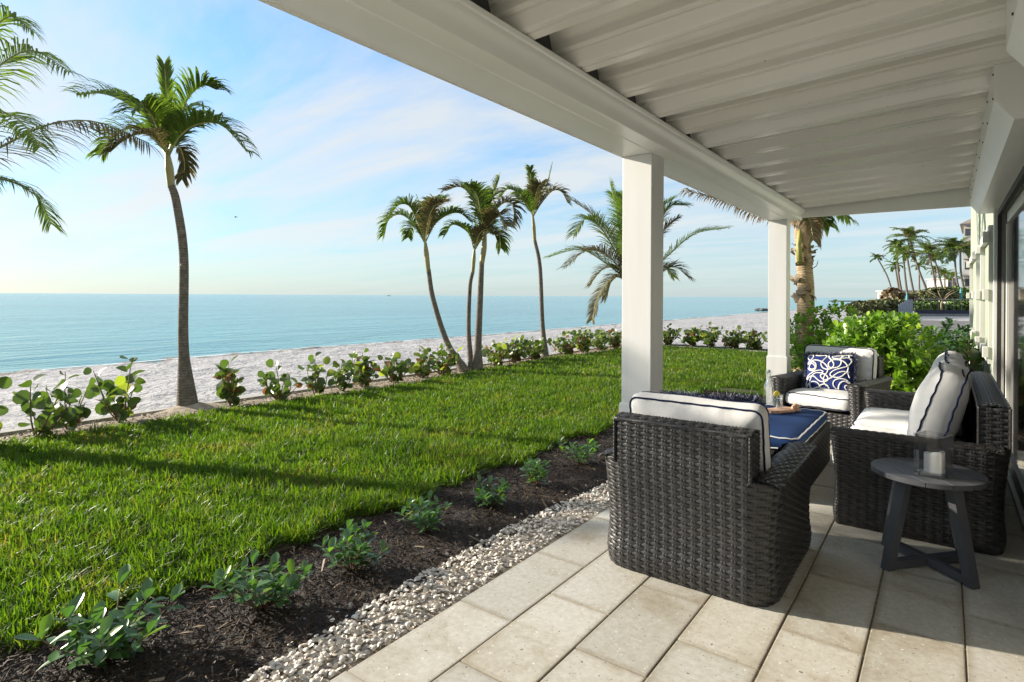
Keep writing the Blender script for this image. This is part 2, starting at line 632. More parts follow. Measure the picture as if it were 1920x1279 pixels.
def sand_mat():
    m, t, b = new_mat('white_beach_sand')
    g = N(t, 'ShaderNodeNewGeometry')
    p = g.outputs['Position']
    n = noise_node(t, 0.5, 5, vec=p)
    r = ramp(t, n.outputs['Fac'], [(0.3, (0.31, 0.305, 0.31)), (0.7, (0.43, 0.42, 0.415))])
    sxyz = N(t, 'ShaderNodeSeparateXYZ')
    t.links.new(p, sxyz.inputs[0])
    wn2 = noise_node(t, 0.7, 4, vec=p)
    wa = N(t, 'ShaderNodeMath', operation='MULTIPLY_ADD')
    t.links.new(wn2.outputs['Fac'], wa.inputs[0]); wa.inputs[1].default_value = 0.10
    t.links.new(sxyz.outputs['Z'], wa.inputs[2])
    wm = N(t, 'ShaderNodeMapRange')
    wm.inputs['From Min'].default_value = -0.93
    wm.inputs['From Max'].default_value = -0.86
    t.links.new(wa.outputs[0], wm.inputs['Value'])
    wetc = mulc(t, r.outputs[0], (0.55, 0.52, 0.48))
    fin = N(t, 'ShaderNodeMix', data_type='RGBA')
    t.links.new(wm.outputs[0], fin.inputs['Factor'])
    t.links.new(wetc, fin.inputs['A']); t.links.new(r.outputs[0], fin.inputs['B'])
    dn = noise_node(t, 5.5, 3, 0.5, p)
    dk = ramp(t, dn.outputs['Fac'], [(0.36, (0.72, 0.72, 0.74)), (0.5, (1, 1, 1))])
    t.links.new(mulc(t, fin.outputs['Result'], dk.outputs[0], 0.8), b.inputs['Base Color'])
    b.inputs['Roughness'].default_value = 0.95
    a = noise_node(t, 3.2, 5, 0.6, p, 0.3)
    c = noise_node(t, 12, 4, 0.6, p)
    s = N(t, 'ShaderNodeMath', operation='MULTIPLY_ADD')
    t.links.new(c.outputs['Fac'], s.inputs[0]); s.inputs[1].default_value = 0.3
    t.links.new(a.outputs['Fac'], s.inputs[2])
    bump(t, b, s.outputs[0], 1.0, 0.16)
    return m


M['sand'] = sand_mat()


def water_mat():
    m, t, b = new_mat('calm_gulf_water')
    g = N(t, 'ShaderNodeNewGeometry')
    p = g.outputs['Position']
    n = noise_node(t, 0.02, 4, vec=p)
    r = ramp(t, n.outputs['Fac'], [(0.35, (0.035, 0.22, 0.28)), (0.65, (0.06, 0.29, 0.34))])
    t.links.new(r.outputs[0], b.inputs['Base Color'])
    b.inputs['Roughness'].default_value = 0.14
    b.inputs['IOR'].default_value = 1.33
    mp = N(t, 'ShaderNodeMapping')
    mp.inputs['Rotation'].default_value = (0, 0, R(12))
    mp.inputs['Scale'].default_value = (1.0, 0.33, 1.0)
    t.links.new(p, mp.inputs[0])
    a = noise_node(t, 0.9, 6, 0.62, mp.outputs[0], 0.5)
    c = noise_node(t, 0.12, 4, 0.6, mp.outputs[0], 0.3)
    s = N(t, 'ShaderNodeMath', operation='MULTIPLY_ADD')
    t.links.new(c.outputs['Fac'], s.inputs[0]); s.inputs[1].default_value = 2.2
    t.links.new(a.outputs['Fac'], s.inputs[2])
    bump(t, b, s.outputs[0], 0.9, 0.34)
    return m


M['water'] = water_mat()
M['foam'] = simple('thin_wash_foam', (0.55, 0.6, 0.62), (0.8, 0.82, 0.82), 2, 0.6)


def wicker_mat(name, c1, c2):
    m, t, b = new_mat(name)
    v = objco(t)
    n = noise_node(t, 25, 4, vec=v)
    g = N(t, 'ShaderNodeNewGeometry')
    s = N(t, 'ShaderNodeMath', operation='MULTIPLY_ADD')
    t.links.new(g.outputs['Random Per Island'], s.inputs[0]); s.inputs[1].default_value = 0.3
    t.links.new(n.outputs['Fac'], s.inputs[2])
    r = ramp(t, s.outputs[0], [(0.35, c1), (0.9, c2)])
    t.links.new(r.outputs[0], b.inputs['Base Color'])
    b.inputs['Roughness'].default_value = 0.42
    v2 = objco(t, (1, 1, 14))
    n2 = noise_node(t, 30, 3, vec=v2)
    bump(t, b, n2.outputs['Fac'], 0.35, 0.002)
    return m


M['wicker'] = wicker_mat('dark_resin_wicker', (0.012, 0.0115, 0.0115), (0.040, 0.038, 0.037))
M['wicker_back'] = simple('dark_wicker_lining', (0.012, 0.011, 0.011), (0.03, 0.027, 0.026), 20, 0.8)  # dark backing behind the weave so it can't be seen through


def canvas(name, c1, c2, wr=0.5):
    m, t, b = new_mat(name)
    v = objco(t)
    n = noise_node(t, 3, 4, vec=v)
    r = ramp(t, n.outputs['Fac'], [(0.3, c1), (0.7, c2)])
    t.links.new(r.outputs[0], b.inputs['Base Color'])
    b.inputs['Roughness'].default_value = 0.85
    b.inputs['Specular IOR Level'].default_value = 0.15
    w = noise_node(t, 420, 2, vec=v)
    w2 = noise_node(t, 7, 4, 0.5, v, 1.2)
    s = N(t, 'ShaderNodeMath', operation='MULTIPLY_ADD')
    t.links.new(w2.outputs['Fac'], s.inputs[0]); s.inputs[1].default_value = 5.0 * wr
    t.links.new(w.outputs['Fac'], s.inputs[2])
    bump(t, b, s.outputs[0], 0.3, 0.006)
    return m


M['canvas'] = canvas('white_canvas', (0.62, 0.615, 0.60), (0.68, 0.675, 0.66))
M['navy'] = canvas('navy_canvas', (0.012, 0.036, 0.115), (0.019, 0.05, 0.145), 0.3)
M['piping'] = canvas('navy_piping', (0.006, 0.012, 0.045), (0.012, 0.02, 0.07), 0.1)
M['piping_white'] = canvas('white_piping', (0.7, 0.7, 0.68), (0.8, 0.8, 0.78), 0.1)
M['pillow'] = canvas('royal_blue_linen', (0.012, 0.022, 0.11), (0.022, 0.038, 0.16), 0.3)
M['fringe'] = leafmat('navy_and_grey_fringe', (0.010, 0.014, 0.05), (0.16, 0.18, 0.25), 0.8, 0.0)
M['rope'] = leafmat('rope_embroidery', (0.50, 0.49, 0.44), (0.80, 0.79, 0.74), 0.8, 0.0)
M['table'] = simple('charcoal_powder_coat', (0.055, 0.058, 0.066), (0.075, 0.078, 0.088), 10, 0.5, 300, 0.12, 0.0006)
M['candle'] = simple('white_wax', (0.88, 0.87, 0.84), (0.93, 0.92, 0.89), 8, 0.5)
M['candle'].node_tree.nodes['Principled BSDF'].inputs['Subsurface Weight'].default_value = 0.2
M['wood'] = simple('carved_pinkish_wood', (0.42, 0.22, 0.13), (0.62, 0.38, 0.25), 14, 0.5, stretch=(1, 5, 5))
M['lemon'] = simple('lemon_slice', (0.75, 0.6, 0.03), (0.85, 0.72, 0.08), 30, 0.4)


def glass_mat(name, c=(1, 1, 1), rough=0.0):
    m, t, b = new_mat(name)
    tr = N(t, 'ShaderNodeBsdfTransparent')
    tr.inputs['Color'].default_value = (*c, 1)
    gl = N(t, 'ShaderNodeBsdfGlossy')
    gl.inputs['Roughness'].default_value = 0.03
    fr = N(t, 'ShaderNodeLayerWeight')
    fr.inputs['Blend'].default_value = 0.25
    mr = N(t, 'ShaderNodeMapRange')
    mr.inputs['To Min'].default_value = 0.10
    mr.inputs['To Max'].default_value = 0.85
    t.links.new(fr.outputs['Facing'], mr.inputs['Value'])
    pw = N(t, 'ShaderNodeMath', operation='POWER')
    t.links.new(mr.outputs[0], pw.inputs[0]); pw.inputs[1].default_value = 1.6
    mx = N(t, 'ShaderNodeMixShader')
    t.links.new(mr.outputs[0], mx.inputs[0])
    t.links.new(tr.outputs[0], mx.inputs[1]); t.links.new(gl.outputs[0], mx.inputs[2])
    t.links.new(mx.outputs[0], t.nodes['Material Output'].inputs['Surface'])
    return m


M['glass'] = glass_mat('clear_glass', (0.985, 0.99, 0.992))
M['water_in'] = glass_mat('drinking_water', (0.86, 0.93, 0.88))
M['wall'] = simple('pale_green_stucco', (0.25, 0.285, 0.215), (0.29, 0.325, 0.25), 3, 0.85, 120, 0.25, 0.004)
M['pane'] = simple('dark_door_glass', (0.012, 0.013, 0.015), (0.022, 0.023, 0.026), 2, 0.05, spec=0.6)
M['black_seal'] = simple('black_rubber_seal', (0.01, 0.01, 0.012), (0.02, 0.02, 0.022), 20, 0.6)
M['curb'] = simple('concrete_curb', (0.33, 0.31, 0.27), (0.45, 0.43, 0.38), 12, 0.9, 60, 0.3, 0.004)
M['asphalt'] = simple('weathered_asphalt', (0.10, 0.095, 0.09), (0.16, 0.15, 0.14), 1.2, 0.9, 40, 0.4, 0.01)
M['far_wall'] = simple('cream_far_building', (0.36, 0.33, 0.28), (0.42, 0.39, 0.33), 1, 0.8)
M['far_white'] = simple('white_far_building', (0.33, 0.32, 0.30), (0.38, 0.37, 0.35), 1, 0.8)
M['far_glass'] = simple('far_window_glass', (0.03, 0.035, 0.045), (0.06, 0.065, 0.08), 1, 0.1)
M['far_roof'] = simple('far_brown_roof', (0.16, 0.13, 0.11), (0.24, 0.20, 0.17), 2, 0.8)
M['net'] = simple('dark_blue_fence_mesh', (0.012, 0.015, 0.03), (0.022, 0.026, 0.05), 4, 0.8)
M['teal'] = simple('teal_fabric', (0.06, 0.27, 0.30), (0.10, 0.36, 0.38), 4, 0.8)
M['rock'] = simple('dark_wet_rock', (0.06, 0.06, 0.055), (0.14, 0.13, 0.12), 2, 0.9, 6, 0.8, 0.2)
M['grey_wood'] = simple('weathered_blue_grey_board', (0.16, 0.19, 0.22), (0.24, 0.27, 0.31), 6, 0.85, stretch=(6, 6, 0.5))
M['bird'] = simple('dark_bird_feathers', (0.03, 0.03, 0.035), (0.07, 0.07, 0.075), 8, 0.8)

# ------------------------------------------------------------------ setting: ground, beach, water
LAWN_IN = -3.19


def lawn_out(y):
    return -7.55 - 0.13 * math.sin(y * 0.55 + 0.4) - 0.07 * math.sin(y * 1.7) - (0.25 if 7.5 < y < 14 else 0) * math.sin((y - 7.5) / 6.5 * math.pi)


CURB_X = -8.25
END_Y = 17.3


def sand_z(x, y):
    d = CURB_X - x
    z = -0.16 - 0.84 * max(0, min(d / 15.4, 1)) ** 1.1
    if d > 15.4:
        z = -1.0 - (d - 15.4) * 0.05
    if d < 0:
        z = -0.16
    return z


def beach():
    # gridded near, coarse far
    xs = [8 - i * 2.0 for i in range(8)] + [-8.3 - i * 0.16 for i in range(110)] + [-26.5, -29, -34, -44]
    ys = [-30, -20, -12, -8] + [-4 + i * 0.2 for i in range(150)] + [26 + i * 0.8 for i in range(60)] + [76, 84, 95, 110, 130, 160, 200, 260, 340, 450]
    V = []
    for y in ys:
        for x in xs:
            xx = x
            amp = 0.075 if -26 < x < -8.4 else 0.0
            z = sand_z(xx, y)
            # shoreline wanders
            wob = 0.045 * noise.noise(Vector((x * 0.05, y * 0.06, 3)))
            dn = noise.noise(Vector((x * 1.3, y * 0.9, 0))) + 0.6 * noise.noise(Vector((x * 3.1, y * 2.6, 5)))
            V.append((xx, y, z + amp * dn + wob))
    nx = len(xs)
    F = [(j * nx + i, (j + 1) * nx + i, (j + 1) * nx + i + 1, j * nx + i + 1) for j in range(len(ys) - 1) for i in range(nx - 1)]
    F = [f[::-1] for f in F]
    mb = MB(); mb.v = V; mb.f = F
    tag(mb.build('beach_sand', M['sand'], smooth=True, fix=False), kind='structure')
    # the land inland of the beach reaches on behind everything
    g = MB()
    g.add([(400, -400, -0.9), (400, 900, -0.9), (-20, 900, -0.9), (-20, -400, -0.9)], [(0, 1, 2, 3)])
    tag(g.build('land', M['sand']), kind='structure')


beach()

w = MB()
w.add([(-21, -9000, -1.0), (-21, 9000, -1.0), (-12000, 9000, -1.0), (-12000, -9000, -1.0)], [(0, 1, 2, 3)])
w.add([(600, 460, -0.95), (600, 9000, -0.95), (-20.9, 9000, -0.95), (-20.9, 460, -0.95)], [(0, 1, 2, 3)])
tag(w.build('sea_water', M['water']), kind='structure')
g = MB()
g.add([(-12000, -9000, -3), (600, -9000, -3), (600, 9000, -3), (-12000, 9000, -3)], [(0, 1, 2, 3)])
tag(g.build('sea_bed', M['sand']), kind='structure')

# foam along the water line
def shore_height(x, y):
    wob = 0.045 * noise.noise(Vector((x * 0.05, y * 0.06, 3)))
    return sand_z(x, y) + wob


fm = MB()
fy = np.arange(-6, 150, 0.4)
for y in fy:
    lo, hi = -34.0, -14.0
    for _ in range(22):
        m_ = (lo + hi) / 2
        if shore_height(m_, y) < -1.0: lo = m_
        else: hi = m_
    xw = hi + 0.12 * noise.noise(Vector((1, y * 0.5, 2)))
    wdt = 0.16 + 0.30 * max(0, noise.noise(Vector((3, y * 0.23, 0)))) + 0.05 * noise.noise(Vector((3, y * 1.6, 0)))
    fm.v += [(xw + .06, y, -0.975), (xw - wdt, y, -0.985)]
fm.f = [(2 * i, 2 * i + 1, 2 * i + 3, 2 * i + 2) for i in range(len(fy) - 1)]
tag(fm.build('wash_foam', M['foam']), kind='structure')

# lawn soil slab, mulch, sand bed
ys = [-3 + i * 0.3 for i in range(68)] + [END_Y]
lw = MB()
for y in ys:
    lw.v += [(lawn_out(y) - 0.05, y, -0.035), (LAWN_IN + 0.08 * noise.noise(Vector((0, y, 1))), y, -0.035)]
lw.f = [(2 * i, 2 * i + 1, 2 * i + 3, 2 * i + 2) for i in range(len(ys) - 1)]
# lawn beyond the end of the mulch strip
lw.add([(LAWN_IN, 9.6, -0.035), (-1.9, 9.9, -0.035), (-1.9, END_Y, -0.035), (LAWN_IN, END_Y, -0.035)], [(0, 1, 2, 3)])
tag(lw.build('lawn_ground', M['turf_soil']), kind='structure')

bd = MB()
ny = 160
for j in range(ny + 1):
    y = -3 + j * (END_Y + 1.6 + 3) / ny
    for i in range(9):
        x = -7.3 - i * (0.93) / 8
        hump = 0.10 * math.exp(-((x + 8.05) ** 2 + (y - 3.75) ** 2) / 0.12) + 0.02 * noise.noise(Vector((x * 4, y * 3, 0)))
        bd.v.append((x, y, -0.045 + hump if 0 < i < 8 else -0.05))
bd.f = [(j * 9 + i, j * 9 + i + 1, (j + 1) * 9 + i + 1, (j + 1) * 9 + i) for j in range(ny) for i in range(8)]
tag(bd.build('sandy_bed', M['bed'], smooth=True), kind='structure')

cb = MB()
cb.box((CURB_X - 0.05, 7.2, -0.17), (0.10, 20.6, 0.30))
cb.box((-4.2, END_Y + 0.06, -0.12), (6.2, 0.12, 0.22))
tag(cb.build('curb', M['curb']), kind='structure')

# mulch ground (strip + bed behind patio)
def mulch_ground(name, x0, x1, y0, y1, z=-0.045, amp=0.02, step=0.07):
    mb = MB()
    nx = max(2, int((x1 - x0) / step)); ny = max(2, int((y1 - y0) / step))
    for j in range(ny + 1):
        for i in range(nx + 1):
            x = x0 + (x1 - x0) * i / nx; y = y0 + (y1 - y0) * j / ny
            mb.v.append((x, y, z + amp * (noise.noise(Vector((x * 5, y * 5, 2))) + 0.6 * noise.noise(Vector((x * 16, y * 16, 7))))))
    mb.f = [(j * (nx + 1) + i, j * (nx + 1) + i + 1, (j + 1) * (nx + 1) + i + 1, (j + 1) * (nx + 1) + i) for j in range(ny) for i in range(nx)]
    return tag(mb.build(name, M['soil'], smooth=True), kind='structure')


mulch_ground('mulch_bed', -3.35, -1.95, -1.0, 9.9)
mulch_ground('planting_bed', -1.949, 0.42, 7.70, 14.5, step=0.14)
mulch_ground('hedge_bed', -7.3, -1.9, END_Y + 0.12, END_Y + 1.1, z=-0.03, step=0.14)

# bark fibres and chips over the mulch
def chips(name, n, x0, x1, y0, y1, mat, lmin, lmax, wmin, wmax, z=-0.03):
    P = np.stack([rng.uniform(x0, x1, n), y0 + (y1 - y0) * rng.uniform(0, 1, n) ** 1.5, np.full(n, z) + rng.uniform(-.012, .02, n)], 1)
    a = rng.uniform(0, 2 * np.pi, n); e = rng.normal(0, .35, n); roll = rng.normal(0, .6, n)
    L = rng.uniform(lmin, lmax, n); W = rng.uniform(wmin, wmax, n)
    D = np.stack([np.cos(a) * np.cos(e), np.sin(a) * np.cos(e), np.sin(e)], 1)
    S = np.stack([-np.sin(a) * np.cos(roll), np.cos(a) * np.cos(roll), np.sin(roll)], 1)
    U = np.cross(D, S)
    k = []
    for sx, sy, sz in ((-1, -1, 0), (1, -.6, .1), (1, .6, .1), (-1, 1, 0), (0, 0, 1)):
        k.append(P + D * (L * sx / 2)[:, None] + S * (W * sy / 2)[:, None] + U * (W * sz * .35)[:, None])
    V = np.stack(k, 1).reshape(-1, 3)
    b = (np.arange(n) * 5)[:, None]
    F = np.concatenate([b + np.array([[0, 1, 4]]), b + np.array([[1, 2, 4]]), b + np.array([[2, 3, 4]]), b + np.array([[3, 0, 4]])], 0)
    return npmesh(name, V, F, mat)


tag(chips('bark_mulch', 30000, -3.25, -2.15, 0.2, 9.6, M['chip'], .015, .06, .002, .008), 'dark shredded bark mulch strewn between the lawn and the seashell strip', 'mulch', kind='stuff')
tag(chips('bark_mulch', 6000, -2.2, 0.42, 7.75, 12.5, M['chip'], .02, .08, .004, .016), 'dark bark mulch under the bushes behind the patio', 'mulch', kind='stuff')
tag(chips('bark_chips', 80, -3.0, -2.3, 0.8, 5.5, M['chip_pale'], .04, .09, .008, .018, -.018), 'few pale bark chips lying on the dark mulch strip', 'bark chips', kind='stuff')
tag(chips('leaf_litter', 5000, -8.15, -7.45, 0.0, 18.0, M['chip_pale'], .015, .05, .006, .018, -.025), 'pale leaf litter and bits over the sandy bed under the shrubs', 'leaf litter', kind='stuff')

# asphalt path and far grounds
ap = MB()
ap.add([(-1.3, 33, -0.08), (14, 33, -0.08), (14, 51, -0.08), (-1.6, 51, -0.08)], [(0, 1, 2, 3)])
tag(ap.build('asphalt_path', M['asphalt']), kind='structure')
ap = MB()
ap.add([(-.6, 14.6, -0.08), (.41, 14.6, -0.08), (4.5, 17, -0.08), (14, 32.9, -0.08), (-1.2, 32.9, -0.08)], [(0, 1, 2, 3, 4)])
tag(ap.build('gravel_path', M['asphalt']), kind='structure')

# ------------------------------------------------------------------ patio floor
floor_root = tag(bpy.data.objects.new('patio_floor', None), kind='structure')
col.objects.link(floor_root)
jb = MB()
jb.box((-0.75, 3.35, -0.070), (2.34, 8.7, 0.126))
jb.build('joint_bed', M['joint'], floor_root)
XJ = [-1.925, -1.605, -1.272, -0.945, -0.602, -0.275, 0.07, 0.415]
PL = 0.683
paver_meshes = {}
for i in range(7):
    x0, x1 = XJ[i], XJ[i + 1]
    wd = x1 - x0 - 0.008
    off = 1.50 if i % 2 == 0 else 1.82
    if i == 6:
        off = 1.48
    y = off - PL * 4
    while y < 7.65:
        a, b2 = max(y, -0.95), min(y + PL, 7.68)
        if b2 - a > 0.06:
            L = b2 - a - 0.006
            key = (i, round(L, 3))
            if key not in paver_meshes:
                pm = MB()
                pm.bevbox((0, 0, -0.03), (wd, L, 0.06), 0.005)
                bm = bmesh.new(); me0 = pm.mesh('paver')
                bm.from_mesh(me0); bmesh.ops.recalc_face_normals(bm, faces=bm.faces); bm.to_mesh(me0); bm.free()
                me0.materials.append(M['paver'])
                paver_meshes[key] = me0
            o = link('paver', paver_meshes[key], None, floor_root)
            o.location = ((x0 + x1) / 2 + random.uniform(-.0012, .0012), (a + b2) / 2, random.uniform(-0.002, 0.0015))
            o.rotation_euler = (random.uniform(-.002, .002), random.uniform(-.003, .003), random.uniform(-.002, .002))
        y += PL

# ------------------------------------------------------------------ seashell strip
def shell_mesh(kind, seed):
    r = random.Random(seed)
    mb = MB()
    n = 8
    el = r.uniform(0.78, 1.0)
    h = r.uniform(0.30, 0.5)
    vs = [(0, -0.1, h)]
    for k in range(n):
        a = 2 * math.pi * k / n
        vs.append((0.6 * math.cos(a), 0.6 * el * math.sin(a), h * 0.72))
    for k in range(n):
        a = 2 * math.pi * k / n
        rr = 1 + 0.07 * (k % 2)
        py = el * math.sin(a) * rr
        if math.sin(a) < -0.6: py *= 1.15
        vs.append((math.cos(a) * rr * (1 if math.sin(a) > -.3 else .8), py, 0))
    fs = [(0, 1 + k, 1 + (k + 1) % n) for k in range(n)]
    fs += [(1 + k, 1 + n + k, 1 + n + (k + 1) % n, 1 + (k + 1) % n) for k in range(n)]
    mb.add(vs, fs)
    return mb


def shell_left(y):
    return -2.19 - 0.10 * max(0, math.sin((y - 1.2) / 3.2 * math.pi)) + 0.04 * noise.noise(Vector((0, y * 1.8, 9)))


sb = MB()
ys = [0.3 + i * 0.1 for i in range(76)]
for y in ys:
    l = shell_left(y)
    for k in range(5):
        x = l + (-1.93 - l) * k / 4
        sb.v.append((x, y, [-0.045, -0.018, -0.004, -0.004, -0.02][k]))
sb.f = [(j * 5 + i, j * 5 + i + 1, (j + 1) * 5 + i + 1, (j + 1) * 5 + i) for j in range(len(ys) - 1) for i in range(4)]
strip = tag(sb.build('seashell_strip', M['shell_bed'], smooth=True), kind='structure')
protos = [shell_mesh(0, s) for s in range(5)]
pmesh = []
for p in protos:
    me = p.mesh('shell', True); me.materials.append(M['shell']); pmesh.append(me)
pts = []
for i in range(5200):
    y = 0.95 + 6.6 * random.random() ** 1.25
    l = shell_left(y)
    x = random.uniform(l - 0.02, -1.945) if random.random() > 0.02 else l - random.uniform(0, 0.12)
    s = random.uniform(0.008, 0.0155) * (1.15 if random.random() < .2 else 1)
    up = random.random() < 0.55
    mid = 1 - abs((x - (l - 1.93) / 2) / ((-1.93 - l) / 2))
    z = -0.012 + 0.012 * max(0, mid) + random.uniform(-0.004, 0.012)
    if x < l: z = -0.03
    rot = Euler((random.gauss(0, .38) + (0 if up else math.pi), random.gauss(0, .38), random.uniform(0, 6.28))).to_matrix().to_4x4()
    Mx = Matrix.Translation((x, y, z)) @ rot @ Matrix.Diagonal((s, s, s, 1))
    pts.append((y, Mx, random.randrange(5)))
# the ones that show largest: closest to the camera
F = []
vis = [q for q in pts if q[0] > 1.2]
vis.sort(key=lambda q: (q[1].translation - Vector((0, 0, 1.5))).length)
top = [q for q in vis if q[1].translation.z > -0.008][:300]
tid = set(id(q) for q in top)
for q in top:
    o = link('shell', pmesh[q[2]], None, strip)
    o.matrix_local = q[1]
sm = MB()
for q in pts:
    if id(q) in tid: continue
    pr = protos[q[2]]
    o0 = len(sm.v)
    sm.v.extend([tuple(q[1] @ Vector(v)) for v in pr.v])
    sm.f.extend([tuple(i + o0 for i in f) for f in pr.f])
tag(sm.build('loose_shells', M['shell'], strip, smooth=True, fix=False), kind='stuff')

# ------------------------------------------------------------------ grass
def grass(name, n, sampler, lmin, lmax, w):
    X, Y = sampler(n)
    n = len(X)
    patch = np.array([noise.noise(Vector((x * 1.1, y * 1.1, 0))) for x, y in zip(X, Y)])
    patch = patch * .5 + .5 * np.array([noise.noise(Vector((x * 5.5, y * 5.5, 3))) for x, y in zip(X, Y)])
    H = (lmin + (lmax - lmin) * rng.uniform(0, 1, n) ** 1.7) * (1 + 0.75 * patch)
    a = rng.uniform(0, 2 * np.pi, n)
    lean = np.abs(rng.normal(0.6, 0.5, n))
    D = np.stack([np.cos(a), np.sin(a)], 1)
    W = w * rng.uniform(0.7, 1.25, n) / 2
    fa = rng.uniform(0, 2 * np.pi, n)
    S = np.stack([np.cos(fa), np.sin(fa), rng.normal(0, .15, n)], 1)
    B = np.stack([X, Y, np.full(n, -0.04)], 1)
    def c(t):
        hor = lean * H * t ** 1.6
        ver = H * t * (1 - 0.35 * lean * t)
        return B + np.stack([D[:, 0] * hor, D[:, 1] * hor, ver], 1)
    m_, tp = c(0.55), c(1.0)
    V = np.stack([B - S * W[:, None], B + S * W[:, None], m_ + S * (W * .85)[:, None], m_ - S * (W * .85)[:, None], tp], 1).reshape(-1, 3)
    b = (np.arange(n) * 5)[:, None]
    F = np.concatenate([b + np.array([[0, 1, 2]]), b + np.array([[0, 2, 3]]), b + np.array([[3, 2, 4]])], 0)
    return V, F


def inside(X, Y):
    lo = np.array([lawn_out(y) for y in Y])
    rim = 0.05 * np.sin(Y * 9) + 0.05 * np.sin(Y * 4.3 + 1) + 0.04 * np.sin(Y * 23 + 2)
    ok = (X > lo + rim * .6) & (X < LAWN_IN + rim * 1.1) & (Y < END_Y - .02)
    ok2 = (Y > 9.9 + rim * 3 + 0.15 * np.sin(X * 4)) & (X < -1.9) & (Y < END_Y - .02) & (X >= LAWN_IN - .1)
    # visible wedge only, with a margin for a step to either side
    th = np.degrees(np.arctan2(-X, Y))
    return (ok | ok2) & (th < 86) & (th > -5)


def samp_polar(r0, r1):
    def f(n):
        th = np.radians(rng.uniform(3, 86, n))
        r = np.sqrt(rng.uniform(r0 ** 2, r1 ** 2, n))
        X, Y = -np.sin(th) * r, np.cos(th) * r
        k = inside(X, Y)
        return X[k], Y[k]
    return f


Vs, Fs, o = [], [], 0
for (r0, r1, n, a, b2, wd) in ((2.9, 4.6, 120000, .035, .125, .009), (4.6, 7, 180000, .035, .12, .010), (7, 11, 190000, .04, .115, .012), (11, 19, 160000, .045, .11, .018)):
    V, F = grass('g', n, samp_polar(r0, r1), a, b2, wd)
    Vs.append(V); Fs.append(F + o); o += len(V)
tag(npmesh('lawn_grass', np.concatenate(Vs), np.concatenate(Fs), M['grass']), 'bright green coarse lawn grass between the mulch strip and the beach bed', 'grass', kind='stuff')

# ------------------------------------------------------------------ palms
UP = Vector((0, 0, 1))


def frond_part(parent, pts, mat, n=34, ll=0.4, w=0.03, lift=0.5, droop=0.5, fwd=0.55, seed=0, rad=0.014, taper=0.45, name='frond', start=0.1, ragged=0.0):
    r = random.Random(seed)
    pa = smooth_path(pts, 14)
    mb = MB()
    m2 = len(pa)
    mb.tube(pa, [rad * (1 - 0.75 * i / (m2 - 1)) for i in range(m2)], 5, cap=False)
    rach = len(mb.f)
    H0 = Vector(((pa[-1] - pa[0]).x, (pa[-1] - pa[0]).y, 0))
    if H0.length < .05: H0 = Vector((1, 0.3, 0))
    S0 = H0.normalized().cross(UP)
    for k in range(n):
        t = start + (1 - start) * (k + .5) / n
        f = t * (m2 - 1)
        i = min(int(f), m2 - 2)
        p = pa[i].lerp(pa[i + 1], f - i)
        T = (pa[i + 1] - pa[i]).normalized()
        S = T.cross(UP)
        if S.length < 0.35 or S.dot(S0) < 0:
            S = T.cross(S0.cross(T))
            if S.dot(S0) < 0: S = -S
        S.normalize()
        Nn = S.cross(T).normalized()
        if Nn.z < 0: Nn = -Nn
        prof = min(1, (t - start) / 0.18 + 0.35) * (1 - taper * t * t)
        for sd in (-1, 1):
            l = ll * prof * r.uniform(0.82, 1.12)
            if r.random() < ragged: l *= r.uniform(0.5, 0.85)
            d = (S * sd + T * (fwd + 0.5 * t + r.uniform(-.12, .12)) + Nn * (lift + r.uniform(-.18, .18))).normalized()
            m_ = p + d * l * 0.5
            d2 = (d + Vector((0, 0, -1)) * droop * r.uniform(0.6, 1.4)).normalized()
            q = m_ + d2 * l * 0.3
            d3 = (d2 + Vector((0, 0, -1)) * droop * r.uniform(0.6, 1.6)).normalized()
            tp = q + d3 * l * 0.3
            wv = d.cross(Nn if abs(d.dot(Nn)) < .9 else S)
            wv = (wv + Vector((r.uniform(-.3, .3), r.uniform(-.3, .3), r.uniform(-.3, .3)))).normalized() * w / 2
            mb.add([p - wv * .6, p + wv * .6, m_ + wv, m_ - wv, q + wv * .7, q - wv * .7, tp],
                   [(0, 1, 2, 3), (3, 2, 4, 5), (5, 4, 6)])
    me = mb.mesh(name, False)
    me.materials.append(mat)
    me.materials.append(M['rachis'])
    idx = np.zeros(len(me.polygons), dtype=np.int32); idx[:rach] = 1
    me.polygons.foreach_set('material_index', idx)
    return link(name, me, None, parent)


def arc(c, az, el, L, bend, k=5, z0=0.0):
    """frond path starting at c; az from +Y ccw degrees; el start elevation; bend total degrees downwards"""
    p = Vector(c); res = [p.copy()]
    for i in range(k):
        e = R(el - bend * ((i + .5) / k) ** 1.2)
        p = p + Vector((-math.sin(R(az)) * math.cos(e), math.cos(R(az)) * math.cos(e), math.sin(e))) * (L / k)
        res.append(p.copy())
    return res


def trunk_part(parent, pts, rads, mat, name='trunk', rings=True, n=14):
    k = 26
    pa = smooth_path(pts, k)
    rr = []
    for i in range(k + 1):
        t = i / k * (len(rads) - 1)
        a = min(int(t), len(rads) - 2)
        rr.append(rads[a] + (rads[a + 1] - rads[a]) * (t - a))
    mb = MB()
    mb.tube(pa, rr, n)
    return mb.build(name, mat, parent, smooth=True, angle=50)


def rel(base, pts):
    return [p - base for p in pts]


